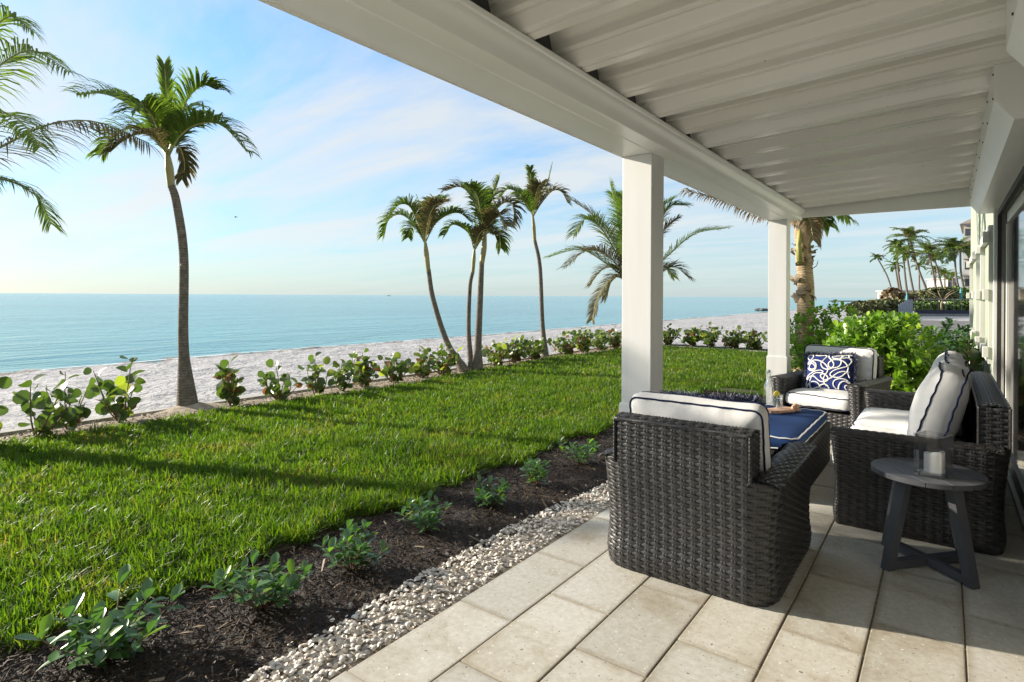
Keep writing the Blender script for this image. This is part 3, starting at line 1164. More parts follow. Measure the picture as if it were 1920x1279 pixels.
def foxtail_palm(label, base, d, trunk_uv, shaft_uv, rads, fronds, seed, dry=0.3, ll=0.42, group='slender palms along the sandy bed'):
    """trunk_uv: surveyed trunk line; fronds: list of lines (u,v,depth offset)"""
    base = Vector(base)
    t = thing('palm_tree', label, 'palm tree', base, 0, group)
    tp = [base + Vector((0, 0, -.03))] + [at(u, v, d) for u, v in trunk_uv]
    trunk_part(t, rel(base, tp), rads, M['trunk'])
    sp = [at(u, v, d) for u, v in shaft_uv]
    trunk_part(t, rel(base, sp), [rads[-1] * 1.02, rads[-1] * 1.15, rads[-1] * .62], M['crownshaft'], 'crownshaft')
    r = random.Random(seed)
    for i, fr in enumerate(fronds):
        pts = [at(u, v, d + dd) for u, v, dd in fr[0]]
        m = M['frond_ragged'] if r.random() < dry else M['frond']
        kw = dict(n=84, ll=ll * 1.08, w=0.027, lift=0.85, droop=0.5, fwd=0.75, seed=seed * 50 + i, rad=0.014, ragged=.35)
        kw.update(fr[1] if len(fr) > 1 else {})
        frond_part(t, rel(base, pts), m, **kw)
    return t


# the tall one on the left
foxtail_palm('tall slender palm with leaning grey trunk, alone at the left of the bed',
             (-8.10, 3.72, -0.02), 7.78,
             [(344, 640), (344, 480), (330, 380), (319, 345)], [(320, 350), (316, 315), (312, 285)],
             [.14, .066, .057, .054, .050, .046],
             [([(312, 290, 0), (285, 235, .1), (240, 195, .25), (190, 175, .4), (142, 178, .5)],),
              ([(312, 285, 0), (300, 250, -.2), (310, 205, -.3), (308, 150, -.4), (306, 122, -.4)], dict(n=50, ll=.26, lift=.25, fwd=1.8, droop=.1)),
              ([(314, 288, 0), (330, 235, .1), (350, 185, .1), (378, 160, .1), (404, 168, .1)],),
              ([(316, 290, 0), (335, 255, -.2), (370, 232, -.3), (415, 235, -.4), (462, 285, -.5)],),
              ([(312, 292, 0), (295, 268, .4), (262, 240, .8), (215, 250, 1.0), (190, 290, 1.1)],),
              ([(314, 290, 0), (325, 270, .3), (338, 280, .5), (345, 310, .6), (340, 335, .6)], dict(ll=.3)),
              ([(312, 288, 0), (290, 262, -.5), (265, 250, -.9), (232, 262, -1.2), (205, 285, -1.3)], dict(ll=.3)),
              ([(313, 288, 0), (320, 245, .5), (335, 215, .9), (355, 205, 1.2), (375, 225, 1.4)],),
              ([(311, 288, 0), (295, 245, -.3), (282, 215, -.6), (265, 200, -.8), (245, 212, -1.0)],)], 3, dry=.12)

d1 = 12.1
foxtail_palm('left palm of the cluster of three, leaning left with a green crownshaft',
             (-7.85, 9.02, -0.03), d1,
             [(838, 640), (812, 560), (803, 505)], [(803, 510), (799, 475), (797, 455)],
             [.12, .062, .056, .050, .046],
             [([(797, 458, 0), (775, 420, .2), (750, 402, .3), (728, 412, .4), (720, 440, .4)],),
              ([(797, 455, 0), (780, 410, -.2), (765, 385, -.3), (745, 385, -.4), (728, 410, -.5)],),
              ([(797, 455, 0), (800, 420, .1), (805, 390, .1), (812, 378, .2), (835, 372, .3)],),
              ([(797, 455, 0), (815, 420, 0), (840, 402, -.2), (862, 400, -.3), (880, 415, -.4)],),
              ([(797, 455, 0), (790, 410, 0), (786, 385, 0), (781, 368, 0)], dict(ll=.2, n=20, lift=.1, fwd=2)),
              ([(797, 457, 0), (785, 430, .5), (770, 425, .9), (765, 445, 1.1)],),
              ([(797, 457, 0), (803, 410, -.5), (815, 385, -.8), (830, 380, -1.0)],)], 5, dry=.4, ll=.36)
foxtail_palm('middle palm of the cluster of three, with the thinnest pale trunk',
             (-7.80, 9.16, -0.03), d1 + .1,
             [(879, 620), (881, 540), (886, 510)], [(886, 513), (888, 485), (889, 468)],
             [.07, .046, .040, .036],
             [([(889, 470, 0), (880, 440, .1), (862, 425, .2), (846, 422, .3), (833, 440, .4)],),
              ([(889, 470, 0), (890, 440, 0), (890, 415, 0), (892, 400, 0)], dict(n=22, ll=.22, fwd=1.4)),
              ([(889, 470, 0), (905, 445, .2), (922, 435, .3), (934, 455, .4)],),
              ([(889, 470, 0), (898, 440, -.4), (912, 430, -.6), (925, 440, -.8)],)], 6, dry=.4, ll=.3)
foxtail_palm('right palm of the cluster of three, thick trunk curving right, crown of drooping fronds',
             (-7.72, 9.25, -0.03), d1 - .1,
             [(897, 640), (901, 540), (903, 490)], [(903, 494), (907, 465), (909, 432)],
             [.14, .078, .064, .056, .05],
             [([(909, 436, 0), (895, 400, .1), (880, 365, .2), (860, 350, .3), (835, 358, .3)],),
              ([(909, 436, 0), (915, 395, 0), (925, 365, .1), (935, 335, .1)], dict(fwd=1.3, ll=.33)),
              ([(909, 436, 0), (925, 400, .1), (945, 380, .2), (962, 385, .3), (962, 415, .4)],),
              ([(909, 436, 0), (900, 395, -.3), (893, 365, -.5), (880, 350, -.7)],),
              ([(909, 436, 0), (925, 412, -.3), (938, 405, -.5), (950, 425, -.7)],),
              ([(909, 436, 0), (905, 400, .4), (915, 370, .7), (930, 365, .9)],),
              ([(909, 436, 0), (920, 425, .3), (935, 440, .5), (938, 465, .6)],)], 8, dry=.5, ll=.40)
foxtail_palm('slender palm standing alone between the cluster of three and the white post',
             (-8.12, 12.4, -0.03), 14.8,
             [(1017, 600), (1012, 500), (1002, 450)], [(1002, 452), (1000, 425), (998, 404)],
             [.10, .056, .052, .048, .042],
             [([(999, 406, 0), (985, 375, .1), (968, 360, .2), (950, 355, .3), (938, 370, .3)],),
              ([(999, 406, 0), (1010, 375, 0), (1025, 345, 0), (1034, 308, 0)], dict(fwd=1.6, ll=.3, lift=.3)),
              ([(999, 406, 0), (1015, 380, .1), (1035, 358, .2), (1052, 360, .3), (1063, 380, .3)],),
              ([(999, 406, 0), (996, 370, -.2), (994, 335, -.3), (993, 315, -.3)], dict(fwd=1.4, ll=.3)),
              ([(999, 406, 0), (1003, 370, -.5), (1010, 348, -.8), (1020, 350, -1)],),
              ([(999, 406, 0), (990, 380, .6), (980, 362, .9), (970, 365, 1.1)],),
              ([(999, 406, 0), (988, 385, -.6), (975, 372, -.9), (962, 385, -1.1)],)], 9, dry=.3, ll=.38)

# coconut palms: fountain of long fronds
def coconut(label, base, crown, trunk_r, n, L, seed, ll=0.7, leaf_n=36, w=0.04, group=None, azs=None, els=None, droop=0.7, mid=None, mat=None, dry=0.15, lifts=.15):
    base = Vector(base); crown = Vector(crown)
    t = thing('coconut_palm', label, 'palm tree', base, 0, group)
    mids = [Vector(m) for m in (mid or [])]
    pts = [Vector((0, 0, 0))] + [m - base for m in mids] + [crown - base]
    rads = [trunk_r * 1.35, trunk_r] + [trunk_r * .9] * (len(pts) - 1)
    trunk_part(t, pts, rads, M['trunk_coco'] if 0.14 < trunk_r < .15 else M['trunk'], n=10)
    r = random.Random(seed)
    for i in range(n):
        az = azs[i] if azs else 360 * i / n * 2.4 + r.uniform(-14, 14)
        el = els[i] if els else 78 - 75 * (i / n) + r.uniform(-8, 8)
        l = L * r.uniform(.85, 1.1)
        m = mat or (M['frond_ragged'] if r.random() < dry else M['frond'])
        frond_part(t, rel(base, arc(crown, az, el, l, r.uniform(60, 100))), m, n=leaf_n, ll=ll * r.uniform(.9, 1.1), w=w, lift=lifts, droop=droop, fwd=.45, seed=seed * 77 + i, rad=.012 * L / 2 + .006, start=.12)
    return t


# behind the first post
b = Vector((-8.0, 17.6, -0.1))
c = at(1182, 528, 19.0)
yp = coconut('young coconut palm behind the first white post, fronds fanning out both sides', b, c, .13, 0, 3.3, 21)
for i, (pts, m, kw) in enumerate([
        ([(1182, 530, 0), (1150, 455, .1), (1112, 405, .2), (1066, 372, .3)], 'frond_ragged', {}),
        ([(1182, 530, 0), (1166, 445, .1), (1152, 385, .1), (1143, 345, .2)], 'frond', dict(ll=.8)),
        ([(1182, 530, 0), (1175, 440, -.4), (1180, 385, -.6), (1195, 350, -.7)], 'frond', dict(ll=.8)),
        ([(1182, 530, 0), (1130, 490, .3), (1085, 468, .5), (1028, 482, .6)], 'frond', {}),
        ([(1182, 530, 0), (1140, 480, -.5), (1100, 470, -.9), (1060, 500, -1.2)], 'frond_ragged', {}),
        ([(1182, 530, 0), (1160, 505, .4), (1130, 505, .8), (1105, 535, 1.0)], 'frond_ragged', dict(ll=.6)),
        ([(1182, 530, 0), (1165, 515, .2), (1145, 530, .4), (1135, 560, .5)], 'frond_ragged', dict(ll=.6)),
        ([(1182, 530, 0), (1205, 455, .1), (1228, 400, .1), (1262, 372, .2)], 'frond', {}),
        ([(1182, 530, 0), (1215, 470, -.5), (1245, 430, -.9), (1270, 410, -1.1)], 'frond_ragged', dict(ll=.6)),
        ([(1182, 530, 0), (1240, 490, .1), (1300, 440, .2), (1362, 428, .3)], 'frond', {}),
        ([(1182, 530, 0), (1215, 505, .3), (1245, 500, .5), (1262, 520, .6)], 'frond', dict(ll=.6)),
        ([(1182, 530, 0), (1135, 440, -.6), (1100, 410, -1.0), (1075, 440, -1.3)], 'frond', {}),
        ([(1182, 530, 0), (1170, 430, .6), (1160, 380, 1.0), (1150, 365, 1.3)], 'frond', {}),
        ([(1182, 530, 0), (1150, 520, -.3), (1120, 560, -.6), (1110, 600, -.8)], 'frond_ragged', dict(ll=.5)),
        ([(1182, 530, 0), (1225, 440, -.3), (1250, 390, -.6), (1285, 385, -.8)], 'frond', {}),
        ([(1182, 530, 0), (1225, 520, -.2), (1262, 500, -.4), (1290, 520, -.6)], 'frond_ragged', {}),
        ([(1182, 530, 0), (1185, 460, .8), (1195, 430, 1.6), (1205, 440, 2.2)], 'frond', {}),
        ([(1182, 530, 0), (1190, 470, -1.0), (1185, 450, -1.9), (1180, 470, -2.6)], 'frond', {})]):
    k = dict(n=92, ll=.74, w=.032, lift=.35, fwd=.75, droop=.28, seed=820 + i, rad=.026, taper=.55)
    k.update(kw)
    frond_part(yp, rel(b, [at(u, v, 19.0 + dd) for u, v, dd in pts]), M[m], **k)
# off the left edge: only its fronds reach into the picture
b = Vector((-7.95, 1.2, -0.03))
c = at(-95, 322, 7.0)
lp = coconut('coconut palm at the left edge, only its fronds reaching into view', b, c, .12, 0, 2.6, 22)
for i, (pts, kw) in enumerate([
        ([(-95, 322, 0), (0, 275, .0), (90, 233, -.1), (180, 228, -.1), (278, 268, -.2)], dict(ll=.62, n=90, droop=.35, lift=-.5, fwd=.8)),
        ([(-95, 315, 0), (-60, 190, .2), (0, 120, .2), (60, 95, .2), (130, 135, .1)], dict(ll=.62, n=80, droop=.6)),
        ([(-95, 315, 0), (-70, 150, .3), (-20, 60, .4), (20, 30, .4), (60, 60, .4)], dict(ll=.55, n=76, droop=.6)),
        ([(-95, 325, 0), (-40, 330, .3), (20, 340, .4), (70, 370, .5), (95, 420, .5)], dict(ll=.55, n=76, droop=.4)),
        ([(-95, 318, 0), (-50, 240, -.4), (0, 210, -.6), (40, 230, -.8), (75, 275, -.9)], dict(ll=.5, n=80, droop=.5)),
        ([(-95, 318, 0), (-150, 200, .2), (-250, 130, .3), (-380, 150, .4)], dict(ll=.6)),
        ([(-95, 318, 0), (-150, 270, .8), (-230, 260, 1.6), (-300, 330, 2.2)], dict(ll=.6)),
        ([(-95, 318, 0), (-120, 230, -.8), (-160, 200, -1.6), (-220, 260, -2.2)], dict(ll=.6)),
        ([(-95, 325, 0), (-150, 340, -.3), (-250, 370, -.6), (-300, 470, -.7)], dict(ll=.55)),
        ([(-95, 325, 0), (-90, 230, 1.0), (-60, 210, 1.8), (-30, 290, 2.4)], dict(ll=.55))]):
    k = dict(n=72, w=.019, lift=.1, fwd=.55, seed=900 + i, rad=.017, taper=.6, ragged=.25)
    k.update(kw)
    frond_part(lp, rel(b, [at(u, v, 7.0 + dd) for u, v, dd in pts]), M['frond_ragged'] if i == 0 else M['frond'], **k)

# beside the patio end: trunk with fibre boots behind the second post
b = Vector((-2.05, 11.3, -0.05))
c = at(1502, 405, 10.35)
cp = coconut('coconut palm with shaggy trunk just beyond the second white post', b, c, .145, 0, 2.6, 23, mid=[at(1511, 560, 10.35), at(1506, 480, 10.35)])
sh = MB()
r = random.Random(5)
for k in range(26):
    u0 = r.uniform(0, 1)
    cz = at(1506, 565 - 105 * u0, 10.35) - b
    a = r.uniform(0, 6.28)
    rr = .15 + .03 * math.sin(u0 * 3)
    o_ = Vector((math.cos(a), math.sin(a), 0))
    s_ = Vector((-math.sin(a), math.cos(a), 0))
    p0 = cz + o_ * rr * .8
    w0 = r.uniform(.05, .10)
    tipv = cz + o_ * (rr + r.uniform(.03, .12)) + Vector((0, 0, r.uniform(-.2, .16)))
    mv = cz + o_ * (rr + .03) + Vector((0, 0, .05 * (1 if tipv.z > cz.z else -1)))
    sh.add([p0 - s_ * w0, p0 + s_ * w0, mv + s_ * w0 * .9, mv - s_ * w0 * .9, tipv + s_ * .02, tipv - s_ * .02], [(0, 1, 2, 3), (3, 2, 4, 5)])
tag(sh.build('leaf_base', M['fibre'], cp, smooth=False, fix=False), 'shaggy dry leaf bases wrapped round the trunk', kind='stuff')
for i, (pts, m, kw) in enumerate([
        ([(1500, 430, 0), (1470, 408, .1), (1430, 400, .2), (1370, 380, .3), (1288, 358, .4)], 'frond_dry', dict(ll=.46, droop=.9)),
        ([(1500, 430, 0), (1515, 405, .2), (1535, 400, .3), (1555, 425, .4)], 'frond', dict(ll=.42, droop=.9)),
        ([(1500, 430, 0), (1508, 410, -.5), (1518, 415, -.8), (1524, 450, -.9)], 'frond_dry', dict(ll=.35, droop=.9)),
        ([(1500, 430, 0), (1520, 390, 0), (1545, 380, -.1), (1570, 400, -.2)], 'frond', dict(ll=.5, droop=.9)),
        ([(1500, 430, 0), (1520, 395, -.5), (1550, 385, -.9), (1590, 410, -1.2)], 'frond', dict(ll=.4, droop=.9)),
        ([(1500, 430, 0), (1505, 330, 0), (1530, 230, .1), (1580, 160, .2)], 'frond', {}),
        ([(1500, 430, 0), (1480, 330, .2), (1440, 250, .4), (1370, 220, .6)], 'frond', {}),
        ([(1500, 430, 0), (1500, 340, .8), (1510, 290, 1.6), (1530, 300, 2.4)], 'frond', {}),
        ([(1500, 430, 0), (1490, 340, -.6), (1470, 300, -1.0), (1430, 330, -1.4)], 'frond_ragged', {})]):
    k = dict(n=76, ll=.55, w=.032, lift=.1, fwd=.6, droop=.6, seed=700 + i, rad=.024)
    k.update(kw)
    frond_part(cp, rel(b, [at(u, v, 10.35 + dd) for u, v, dd in pts]), M[m], **k)
yl = MB()
yl.tube(rel(b, [at(1500, 495, 10.2), at(1497, 460, 10.2), at(1500, 425, 10.3)]), [.05, .045, .03], 7)
yl.build('leaf_stalk', M['rachis'], cp, smooth=True)

# the far grove: base (u,v), crown (u,v), depth, frond length, label
grove = [
    ((1676, 549), (1645, 485), 100, 1.5, 8, 'small slim palm leaning left, leftmost of the far grove', [(1664, 520)]),
    ((1692, 551), (1680, 462), 92, 2.0, 11, 'far palm with thin straight trunk, second from the left of the grove', [(1684, 510)]),
    ((1688, 549), (1678, 500), 110, 2.0, 11, 'low far palm with dark crown under the second palm of the grove', []),
    ((1703, 560), (1693, 476), 88, 2.3, 12, 'far palm with a dense low crown left of the tallest one', [(1697, 520)]),
    ((1718, 567), (1700, 480), 84, 2.0, 10, 'far palm with strongly slanting trunk close left of the tallest one', [(1708, 525)]),
    ((1744, 544), (1705, 448), 90, 3.2, 17, 'tallest far palm of the grove with a long leaning trunk', [(1722, 505)]),
    ((1758, 543), (1741, 476), 95, 3.2, 15, 'far palm with twin-looking trunks right of the tallest one', [(1750, 515)]),
    ((1772, 541), (1752, 487), 98, 2.4, 10, 'far palm leaning left with a drooping frond, right of the grove centre', [(1760, 515)]),
    ((1724, 543), (1723, 500), 120, 1.7, 10, 'small distant palm seen behind the trunk of the tallest one', []),
    ((1754, 545), (1754, 508), 115, 2.0, 10, 'distant low palm between the big trunks in the middle of the grove', []),
    ((1772, 540), (1771, 516), 125, 2.4, 11, 'distant round-headed palm low between the middle and right trunks', []),
    ((1788, 542), (1786, 520), 130, 2.0, 9, 'distant palm almost hidden left of the right pair of trunks', []),
    ((1803, 556), (1789, 470), 88, 3.3, 17, 'left palm of the tall pair beside the far apartment building', [(1793, 520)]),
    ((1812, 558), (1800, 472), 86, 3.0, 14, 'right palm of the tall pair in front of the far apartment building', [(1802, 515)]),
]
for i, (bu, cu, d, L, nf, lab, mids) in enumerate(grove):
    b = at(bu[0], bu[1] + 6, d)
    b.z = min(b.z, 1.5)
    coconut(lab, b, at(cu[0], cu[1], d), .15 if i != 0 else .12, int(nf * 1.4), L, 40 + i, ll=L * .27, leaf_n=28, w=.10, group='far palms beside the beach club',
            mid=[at(m[0], m[1], d) for m in mids], droop=.5)

# ------------------------------------------------------------------ leafy shrubs
def round_leaf_mesh(name, mat, seed, rnd=True):
    r = random.Random(seed)
    mb = MB()
    n = 10
    cup = r.uniform(.08, .22)
    vs = [(0, .5, 0)]
    for k in range(n):
        a = 2 * math.pi * k / n - math.pi / 2
        x, y = math.cos(a) * .52, .5 + math.sin(a) * .5
        vs.append((x, y, cup * abs(x) * 1.3 + .05 * math.sin(a * 2 + seed)))
    mb.add(vs, [(0, 1 + k, 1 + (k + 1) % n) for k in range(n)])
    mb.add([(-.015, -.18, .0), (.015, -.18, .0), (.015, .02, .01), (-.015, .02, .01)], [(0, 1, 2, 3)])
    me = mb.mesh(name, True); me.materials.append(mat)
    return me


def oval_leaf_mesh(name, mat, seed, wid=.42):
    r = random.Random(seed)
    mb = MB()
    fold = r.uniform(.10, .22); bend = r.uniform(-.05, .25)
    ys_ = [0, .18, .42, .66, .86, 1.0]
    ws = [.05, .45, .85, 1.0, .68, .0]
    vs = []
    for y, w_ in zip(ys_, ws):
        z = -bend * y * y
        vs += [(-w_ * wid / 2, y, z + fold * w_ * .5), (0, y, z), (w_ * wid / 2, y, z + fold * w_ * .5)]
    fs = []
    for i in range(5):
        fs += [(3 * i, 3 * i + 1, 3 * i + 4, 3 * i + 3), (3 * i + 1, 3 * i + 2, 3 * i + 5, 3 * i + 4)]
    mb.add(vs, fs)
    me = mb.mesh(name, True); me.materials.append(mat)
    return me


GR = [round_leaf_mesh('leaf', M['leaf_grape'], s) for s in range(3)] + [round_leaf_mesh('leaf', M['leaf_grape_yellow'], 5)] + [round_leaf_mesh('leaf', M['leaf_grape_bronze'], 7)]


def leaf_matrix(p, d, n, s):
    d = d.normalized()
    x = d.cross(n)
    if x.length < 1e-3: x = d.cross(Vector((1, 0, 0)))
    x.normalize()
    z = x.cross(d)
    m = Matrix((x, d, z)).transposed().to_4x4()
    return Matrix.Translation(p) @ m @ Matrix.Diagonal((s, s, s, 1))


def sea_grape(label, base, h, spread, stems, seed, leaf=.15, dens=1.0, bronze=.06, group='sea grape shrubs in the sandy bed'):
    r = random.Random(seed)
    t = thing('sea_grape_shrub', label, 'shrub', base, r.uniform(0, 6.28) * 0, group)
    st = MB()
    leaves = []
    for s in range(stems):
        a = r.uniform(0, 6.28); k = spread * r.uniform(.25, 1.0)
        hh = h * (1.0 if s == 0 else r.uniform(.45, .9))
        tip = Vector((math.cos(a) * k, math.sin(a) * k, hh))
        if s == 0: tip = Vector((r.uniform(-.08, .08), r.uniform(-.08, .08), hh))
        path = smooth_path([(0, 0, -.03), (tip.x * .55 + r.uniform(-.05, .05), tip.y * .55 + r.uniform(-.05, .05), hh * .4), tip], 7)
        st.tube(path, [.011 - .001 * i for i in range(8)], 5)
        nl = max(4, int(hh / .048 * dens))
        for i in range(nl):
            f = (.12 + .88 * (i + .5) / nl) * 7
            i0 = min(int(f), 6)
            p = path[i0].lerp(path[i0 + 1], f - i0)
            sa = i * 2.4 + r.uniform(-.5, .5)
            d = Vector((math.cos(sa), math.sin(sa), r.uniform(.0, 1.0)))
            p = p + d.normalized() * .03
            nrm = Vector((r.uniform(-1, 1), r.uniform(-1, 1), 1.0)) if r.random() < .35 else Vector((r.uniform(-1, 1), r.uniform(-1.2, .4), .25))
            low = 1 - (p.z / h)
            q = r.random()
            mi = 4 if q < bronze * (.6 + 1.6 * low) else (3 if q < bronze + .2 else r.randrange(3))
            leaves.append((leaf_matrix(p, d, nrm, leaf * r.uniform(.6, 1.15)), mi))
    st.build('stem', M['stem'], t, smooth=True)
    for m_, mi in leaves:
        o = link('leaf', GR[mi], None, t)
        o.matrix_local = m_
    return t


grapes = [
    ((-7.62, 1.60), .66, .32, 5, .16, 'dense sea grape shrub with very large leaves at the far left edge'),
    ((-7.80, 2.02), .62, .30, 4, .155, 'second sea grape shrub from the left edge, broad dark leaves'),
    ((-7.90, 2.36), .66, .22, 5, .14, 'upright sea grape shrub with reddish leaves left of the tall palm'),
    ((-7.92, 2.88), .78, .30, 5, .16, 'tallest sea grape shrub, directly left of the tall lone palm'),
    ((-7.88, 4.20), .62, .26, 6, .14, 'sea grape shrub first to the right of the tall lone palm'),
    ((-7.78, 4.86), .56, .26, 5, .14, 'sea grape shrub second to the right of the tall lone palm, bronze low leaves'),
    ((-7.76, 5.45), .62, .26, 5, .13, 'sea grape shrub third to the right of the tall lone palm'),
    ((-7.80, 5.98), .50, .24, 5, .13, 'low sea grape shrub fourth to the right of the tall lone palm'),
    ((-7.86, 6.42), .60, .25, 5, .13, 'sea grape shrub with a raised round leaf, middle of the bed'),
    ((-7.86, 7.10), .50, .22, 6, .13, 'compact sea grape shrub in a gap before the cluster of palms'),
    ((-7.88, 7.85), .50, .26, 6, .13, 'sea grape shrub just left of the cluster of three palms, bronze at foot'),
    ((-7.95, 8.45), .58, .30, 7, .14, 'sea grape shrub pressed against the left palm of the cluster'),
    ((-7.90, 10.1), .52, .32, 8, .13, 'sea grape shrub first to the right of the cluster of three palms'),
    ((-8.00, 10.9), .62, .34, 9, .13, 'tall leafy sea grape shrub midway between the cluster and the next palm'),
    ((-8.00, 11.7), .56, .34, 9, .13, 'sea grape shrub just left of the lone palm before the white post'),
    ((-8.05, 13.3), .60, .36, 10, .13, 'sea grape shrub first to the right of the lone palm before the white post'),
    ((-8.00, 14.1), .68, .36, 10, .13, 'sea grape shrub second right of that lone palm, taller and fuller'),
    ((-7.95, 15.0), .62, .36, 10, .13, 'sea grape shrub nearest the white post on its left side'),
    ((-7.95, 15.9), .62, .36, 9, .13, 'sea grape shrub partly hidden behind the first white post'),
    ((-7.9, 16.8), .60, .36, 9, .13, 'sea grape shrub behind the first white post by the bed corner'),
]
for i, (xy, h, sp, stn, lf, lab) in enumerate(grapes):
    sea_grape(lab, (xy[0], xy[1], -0.04), h, sp * (1.1 if i < 8 else 1.4), stn + (0 if i < 4 else 2 if i < 8 else 6), 300 + i, leaf=lf * .92)
hedge = [
    (-7.15, .62, 'hedge shrub at the far lawn edge, first right of the first post'),
    (-6.35, .60, 'hedge shrub at the far lawn edge, second right of the first post'),
    (-5.75, .74, 'hedge shrub at the far lawn edge with one tall bronze shoot'),
    (-5.05, .62, 'hedge shrub at the far lawn edge, full and round, mid way between the posts'),
    (-4.45, .60, 'hedge shrub at the far lawn edge, slightly low, left of the second post'),
    (-3.85, .66, 'dark hedge shrub at the far lawn edge against the second post'),
    (-3.1, .70, 'hedge shrub at the far lawn edge hidden behind the second post'),
    (-2.5, .72, 'dark shrub beside the foot of the shaggy coconut palm'),
]
for i, (x, h, lab) in enumerate(hedge):
    sea_grape(lab, (x, END_Y + .5 + random.uniform(-.1, .1), -.03), h, .42, 16, 400 + i, leaf=.125, bronze=.08, group='sea grape hedge across the far end of the lawn')

# mulch strip plants
DL = [oval_leaf_mesh('leaf', M['leaf_dark'], s, .44) for s in range(4)] + [oval_leaf_mesh('leaf', M['leaf_clusia'], 9, .44)]


def groundcover(label, base, h, spread, shoots, seed, leaf=.062):
    r = random.Random(seed)
    t = thing('young_shrub', label, 'plant', base, 0, 'young glossy shrubs planted in the mulch strip')
    st = MB()
    for s in range(shoots):
        a = 6.28 * s / shoots + r.uniform(-.5, .5)
        k = spread * r.uniform(.25, 1)
        hh = h * r.uniform(.45, 1)
        tip = Vector((math.cos(a) * k, math.sin(a) * k, hh))
        path = smooth_path([(0, 0, -.02), (tip.x * .6, tip.y * .6, hh * .45), tip], 5)
        st.tube(path, [.004, .0038, .0035, .003, .0028, .002], 5)
        n = r.randint(7, 10)
        for i in range(n):
            f = 5 - (i / n) ** 1.2 * 3.2
            i0 = min(int(f), 4)
            p = path[i0].lerp(path[i0 + 1], f - i0)
            sa = i * 2.4 + r.uniform(-.3, .3)
            el = .9 - 1.0 * i / n + r.uniform(-.2, .2)
            d = Vector((math.cos(sa) * math.cos(el), math.sin(sa) * math.cos(el), math.sin(el)))
            o = link('leaf', DL[4 if r.random() < .12 else r.randrange(4)], None, t)
            o.matrix_local = leaf_matrix(p, d, Vector((r.uniform(-.2, .2), r.uniform(-.2, .2), 1)), leaf * r.uniform(.9, 1.5))
    st.build('stem', M['stem'], t, smooth=True)
    return t


for i, (x, y, h, sp, n, lf, lab) in enumerate([
        (-2.78, 0.98, .17, .19, 9, .075, 'young glossy shrub nearest the bottom left corner, largest leaves'),
        (-2.62, 1.60, .17, .17, 9, .066, 'young glossy shrub second from the bottom left with a loose side shoot'),
        (-2.60, 2.12, .17, .14, 8, .062, 'young glossy shrub third from the bottom left, compact and dark'),
        (-2.66, 2.76, .15, .12, 7, .058, 'young glossy shrub fourth along the mulch strip, leaves pointing up'),
        (-2.62, 3.36, .13, .13, 8, .055, 'young glossy shrub fifth along the mulch strip, low and spreading'),
        (-2.62, 3.95, .15, .11, 7, .055, 'young glossy shrub sixth along the mulch strip beside the turf edge'),
        (-2.62, 4.72, .17, .15, 8, .055, 'young glossy shrub last before the wicker armchair')]):
    groundcover(lab, (x - .07, y, -.035), h * 1.15, sp * 1.35, n + 7, 500 + i, lf * 1.05)
sp_l = MB()
me_dry = oval_leaf_mesh('leaf', M['leaf_grape_bronze'], 3, .6)
for i, (x, y, lab) in enumerate([(-2.50, 4.55, 'curled orange fallen leaf on the mulch near the armchair'), (-2.38, 3.72, 'brown fallen leaf at the edge of the seashells')]):
    o = link('fallen_leaf', me_dry, None)
    o.matrix_world = Matrix.Translation((x, y, -.02)) @ Euler((.3, .2, 1.1 + i)).to_matrix().to_4x4() @ Matrix.Diagonal((.085, .085, .085, 1))
    tag(o, lab, 'leaf')

# bright bushes
CL = [oval_leaf_mesh('leaf', M['leaf_clusia'], s, .6) for s in range(4)] + [oval_leaf_mesh('leaf', M['leaf_young'], 4, .6)]
CD = [oval_leaf_mesh('leaf', M['leaf_dark'], s, .6) for s in range(3)]


